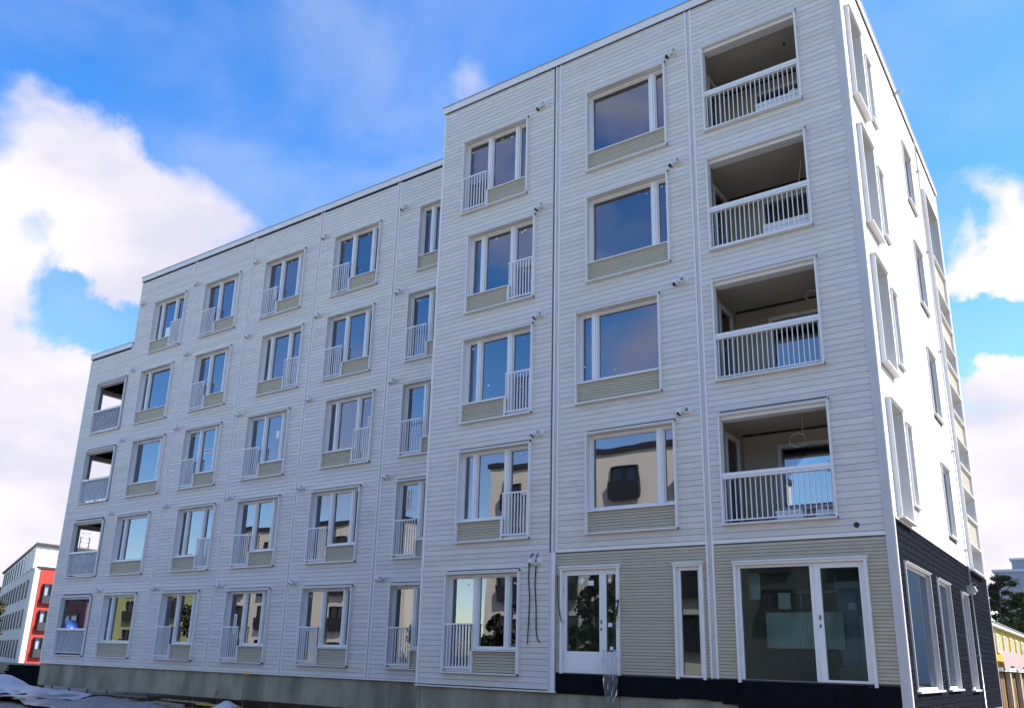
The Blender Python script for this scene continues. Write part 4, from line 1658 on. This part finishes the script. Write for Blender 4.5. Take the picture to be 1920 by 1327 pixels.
for i, (zc, z1_) in enumerate(((5.02, 6.15), (2.62, 3.77), (.28, 1.37))):
    wall_window(rb, Vector((c0.x + .25, c0.y + .95, zc)), Vector((0, 1, 0)), Vector((1, 0, 0)), 1.35, z1_ - zc, M_DARKMETAL, .3,
                mat('sky_pane', (.35, .42, .5), .05, .2, 1, spec=1.0))
    b = MB()
    b.box(c0.x + .251, c0.x + .62, c0.y + .9, c0.y + 2.35, zc - .66, zc - .001, M_DARKMETAL)
    b.build('french_balcony', rb)
for k in range(4):
    for j in range(11):
        P_ = c0 + dB * (3.4 + j * 3.5) + nB * .02
        P_.z = -.6 + 2.75 * k
        wall_window(rb, P_, dB, nB, 1.1, 1.75, M_DARKMETAL, .05)
# roof ladder
b = MB()
lx, ly = c0.x - .6, c0.y + 4.2
for dy in (0, .9):
    b.tube([(lx, ly + dy, zr), (lx, ly + dy, zt + 1.3)], .06, M_METAL, 6)
for i in range(9):
    b.tube([(lx, ly, zr + .2 + i * .45), (lx, ly + .9, zr + .2 + i * .45)], .035, M_METAL, 5)
b.build('roof_ladder', rb)
b = MB()
b.box(c0.x - .68, c0.x + .2, c0.y + 10, c0.y + 16, zr + .15, zr + 1.5, M_DARKMETAL)
b.build('terrace_screen', rb)

# --- grey tower block far right
tw = empty('tower_block', (0, 0, 0))
tag(tw, 'pale blue-grey tower block rising behind the pines at the right edge', 'tower block')
p = at(1878, 1180, 120)
M_TOW = mat('tower_render', (.30, .32, .37), .8, .05, .8)
b = MB()
b.box(p.x, p.x + 22, p.y, p.y + 14, -1, 12.6, M_TOW)
b.build('wall', tw)
b = MB()
b.box(p.x + 1.9, p.x + 18, p.y + 1, p.y + 12, 12.61, 14.0, M_TOW)
b.build('roof_storey', tw)
b = MB()
b.box(p.x - .2, p.x + 22.2, p.y - .2, p.y + 14, 12.45, 12.75, mat('tower_edge', (.5, .52, .56), .6, .05))
b.box(p.x + 1.7, p.x + 18.2, p.y + .8, p.y + 12, 13.9, 14.15, MATS['tower_edge'])
b.build('roof_edge', tw)
for k in range(4):
    for j in range(4):
        wall_window(tw, Vector((p.x + 1.0 + j * 4.6, p.y, 10.6 - 2.9 * k)), Vector((1, 0, 0)), Vector((0, -1, 0)), 1.6, 1.1, M_TOW, .06,
                    mat('tower_glass', (.16, .18, .22), .3, .1))

# --- yellow hut row behind the right hand corner
hut = empty('site_hut', (0, 0, 0))
tag(hut, 'long low hut with yellow-and-white upper wall and brown plank base beyond the charcoal wall', 'hut')
HX, HY0, HY1, HT = -1.25, 22.5, 60.0, 2.52
M_YWALL = mat('yellow_wall', (.60, .40, .04), .7, .12, 2)
M_BROWN = mat('brown_plank_wall', (.30, .16, .05), .8, .35, 2, (1, 5, 1), island=.25)
b = MB()
b.box(HX - 5, HX, HY0, HY1, -.9, HT - .12, M_YWALL)
b.build('wall', hut)
b = MB()
b.box(HX - 5.2, HX + .22, HY0 - .2, HY1, HT - .1, HT + .02, M_WHITEW)
b.box(HX - 5.2, HX + .26, HY0 - .24, HY1, HT + .021, HT + .06, M_METAL)
b.build('roof', hut)
b = MB()
b.box(HX + .001, HX + .35, HY0, HY1, .72, .86, M_WHITEW)
b.build('ledge', hut)
y = HY0 + .1
i = 0
while y < 48 and i < 60:
    b = MB()
    b.box(HX + .001, HX + .06 + .02 * (i % 2), y, y + .38, -.8, .7, M_BROWN)
    b.build('plank', hut)
    y += .42
    i += 1
for j in range(9):
    wall_window(hut, Vector((HX, HY0 + 2.1 + j * 2.5, 1.45)), Vector((0, 1, 0)), Vector((1, 0, 0)), 1.0, .75, M_WHITEW, .06, mat('pale_pane', (.7, .68, .6), .3, .1))
for j in range(6):
    b = MB()
    b.box(HX + .1, HX + .28, HY0 + 3.0 + j * 4.0, HY0 + 3.4 + j * 4.0, -.9, 1.1, mat('pale_post', (.5, .44, .3), .8, .2))
    b.build('post', hut)
# tarps hung on the hut
def hung(y0, y1, z0, z1, mt, label, seed, sag=.35):
    b = MB()
    n_, m_ = 40, 8
    vs = []
    for j in range(m_):
        t = j / (m_ - 1)
        for i in range(n_):
            u_ = i / (n_ - 1)
            y_ = y0 + (y1 - y0) * u_
            zb_ = z0 - sag * abs(math.sin(u_ * 7 + seed)) ** 1.5
            vs.append((HX + .38 + .05 * math.sin(u_ * 40 + seed) * t, y_, z1 + (zb_ - z1) * t))
    fs = [(j * n_ + i, j * n_ + i + 1, (j + 1) * n_ + i + 1, (j + 1) * n_ + i) for j in range(m_ - 1) for i in range(n_ - 1)]
    b.add(vs, fs, mt, True)
    return tag(b.build('tarpaulin'), label, 'tarpaulin')


hung(22.6, 33, .95, 1.5, mat('pink_tarp', (.48, .36, .33), .5, .1, 2), 'pale pink tarpaulin hung along the lower edge of the yellow hut wall', 1.0, .2)
hung(33.5, 48, .9, 1.9, mat('cream_tarp', (.55, .48, .30), .5, .15, 2), 'cream and white tarpaulin sagging in scallops below the yellow hut windows', 2.2, .5)
# --- timber fence in front of it
fe = empty('rubble_bank', (0, 0, 0))
tag(fe, 'heap of dark stones and grit at the foot of the hut behind the corner', 'rubble')
b = MB()
r = random.Random(2)
for i in range(120):
    x, y = r.uniform(-1.0, 2.6), r.uniform(15, 30)
    s_ = r.uniform(.06, .22)
    z = ground_z(x, y) + s_ * .3
    vs = [Vector((r.gauss(0, 1), r.gauss(0, 1), r.gauss(0, 1))).normalized() * s_ * r.uniform(.8, 1.2) for _ in range(6)]
    vs = [Vector((x, y, z)) + v for v in (Vector((s_, 0, 0)), Vector((-s_, 0, 0)), Vector((0, s_, 0)), Vector((0, -s_, 0)), Vector((0, 0, s_ * .8)), Vector((0, 0, -s_ * .8)))]
    vs = [v + Vector((r.uniform(-.3, .3), r.uniform(-.3, .3), r.uniform(-.2, .2))) * s_ for v in vs]
    b.add(vs, [(0, 2, 4), (2, 1, 4), (1, 3, 4), (3, 0, 4), (2, 0, 5), (1, 2, 5), (3, 1, 5), (0, 3, 5)], mat('stone', (.16, .15, .14), .9, .4, 5))
o = b.build('stones', fe)
o['kind'] = 'stuff'

# --- what lies beyond the open corner balcony of the ground floor
shd = empty('site_shed', (0, 0, 0))
tag(shd, 'dark maroon shed with a pale pane glimpsed through the lowest left corner balcony', 'shed')
b = MB()
b.box(-49, -46, 11.2, 24, -1.2, 3.7, mat('maroon_wall', (.09, .03, .03), .8, .3, 2))
b.build('wall', shd)
wall_window(shd, Vector((-48.4, 11.2, 1.15)), Vector((1, 0, 0)), Vector((0, -1, 0)), 1.7, 1.3, M_DARKMETAL, .1, mat('teal_pane', (.22, .36, .38), .2, .2))
b = MB()
b.tube([(-46.6, 10.3, 1.75), (-45.6, 10.3, 1.75)], .33, mat('blue_drum_paint', (.03, .10, .40), .35, .1, 3), 18)
b.box(-46.7, -45.5, 10.1, 10.5, -1.1, 1.42, M_METAL)
tag(b.build('blue_tank'), 'blue tank on a stand glimpsed through the lowest left corner balcony', 'tank')

# ------------------------------------------------------------------ across the street (mirrored in the windows)
def slab_block(name, x0, x1, y, depth, h, mt, label, storeys, step=4.4, ww=1.9, wh=1.75, group=None, balc=True):
    root = empty(name, (0, 0, 0))
    tag(root, label, 'apartment building', group)
    b = MB()
    b.box(x0, x1, y - depth, y, -1.2, h, mt)
    b.build('wall', root)
    b = MB()
    b.box(x0 - .15, x1 + .15, y - depth - .15, y + .15, h + .001, h + .35, M_ROOFD)
    b.build('roof', root)
    fl = (h + .6) / storeys
    n_ = int((x1 - x0 - 1.5 - ww) / step) + 1
    for k in range(storeys):
        for j in range(n_):
            X = x0 + 1.2 + j * step
            wall_window(root, Vector((X + ww, y, h - 2.75 - 3.0 * k)), Vector((-1, 0, 0)), Vector((0, 1, 0)), ww, wh, M_DARKMETAL, .15, balc=balc)
    return root


slab_block('cream_apartment_building', -32, -15.3, -31, 11, 13.4, M_CREAM, 'cream block across the street mirrored in the large windows of the right part', 4)
slab_block('cream_apartment_building', -67, -44, -32, 11, 11.6, M_CREAM, 'cream block across the street mirrored in the lower windows of the left part', 4)
slab_block('lime_apartment_building', -118, -70, -34, 11, 9.8, mat('lime_render', (.50, .53, .20), .8, .1, 1), 'lime and yellow block farther up the street mirrored in the leftmost windows', 3)
slab_block('dark_reflection_block', -15.1, 30, -34, 11, 9.0, mat('dark_reflection_render', (.06, .07, .075), .8, .1, 1), 'low dark block added unseen across the street to darken the shop window reflections', 2)  # added out of view and kept dark so the shop glass reflects little
slab_block('pale_blue_apartment_building', 8, 44, 70, 12, 17.0, mat('pale_blue_render', (.45, .55, .58), .8, .06, 1), 'pale blue block up the cross street mirrored in the charcoal wall windows', 5)
for i, (x, y, h, s_) in enumerate(((-37, -30, 6.5, 21), (-40.5, -31, 5.5, 22), (-27.5, -26, 4.3, 23), (-34.5, -27, 4.6, 24), (-68.5, -31, 8, 25), (-20.5, -26, 6.6, 26), (-24.3, -25.5, 6.2, 27))):  # the last two are added out of view to darken the door glass
    tree(x, y, -1.1, h, h * .3, ['young tree standing between the two cream blocks across the street', 'second tree between the two cream blocks, nearer the left one',
         'low dense tree in front of the middle of the right cream block across the street', 'small tree at the left corner of the right cream block across the street',
         'tall tree between the left cream block and the lime one across the street',
         'dense tree added before the right cream block to darken the entrance door reflection',
         'second dense dark tree added to its left, also to darken the door reflection'][i], MATS['leaf_dark'], 'broad', 3000, s_, 'trees across the street', leaf=.35)
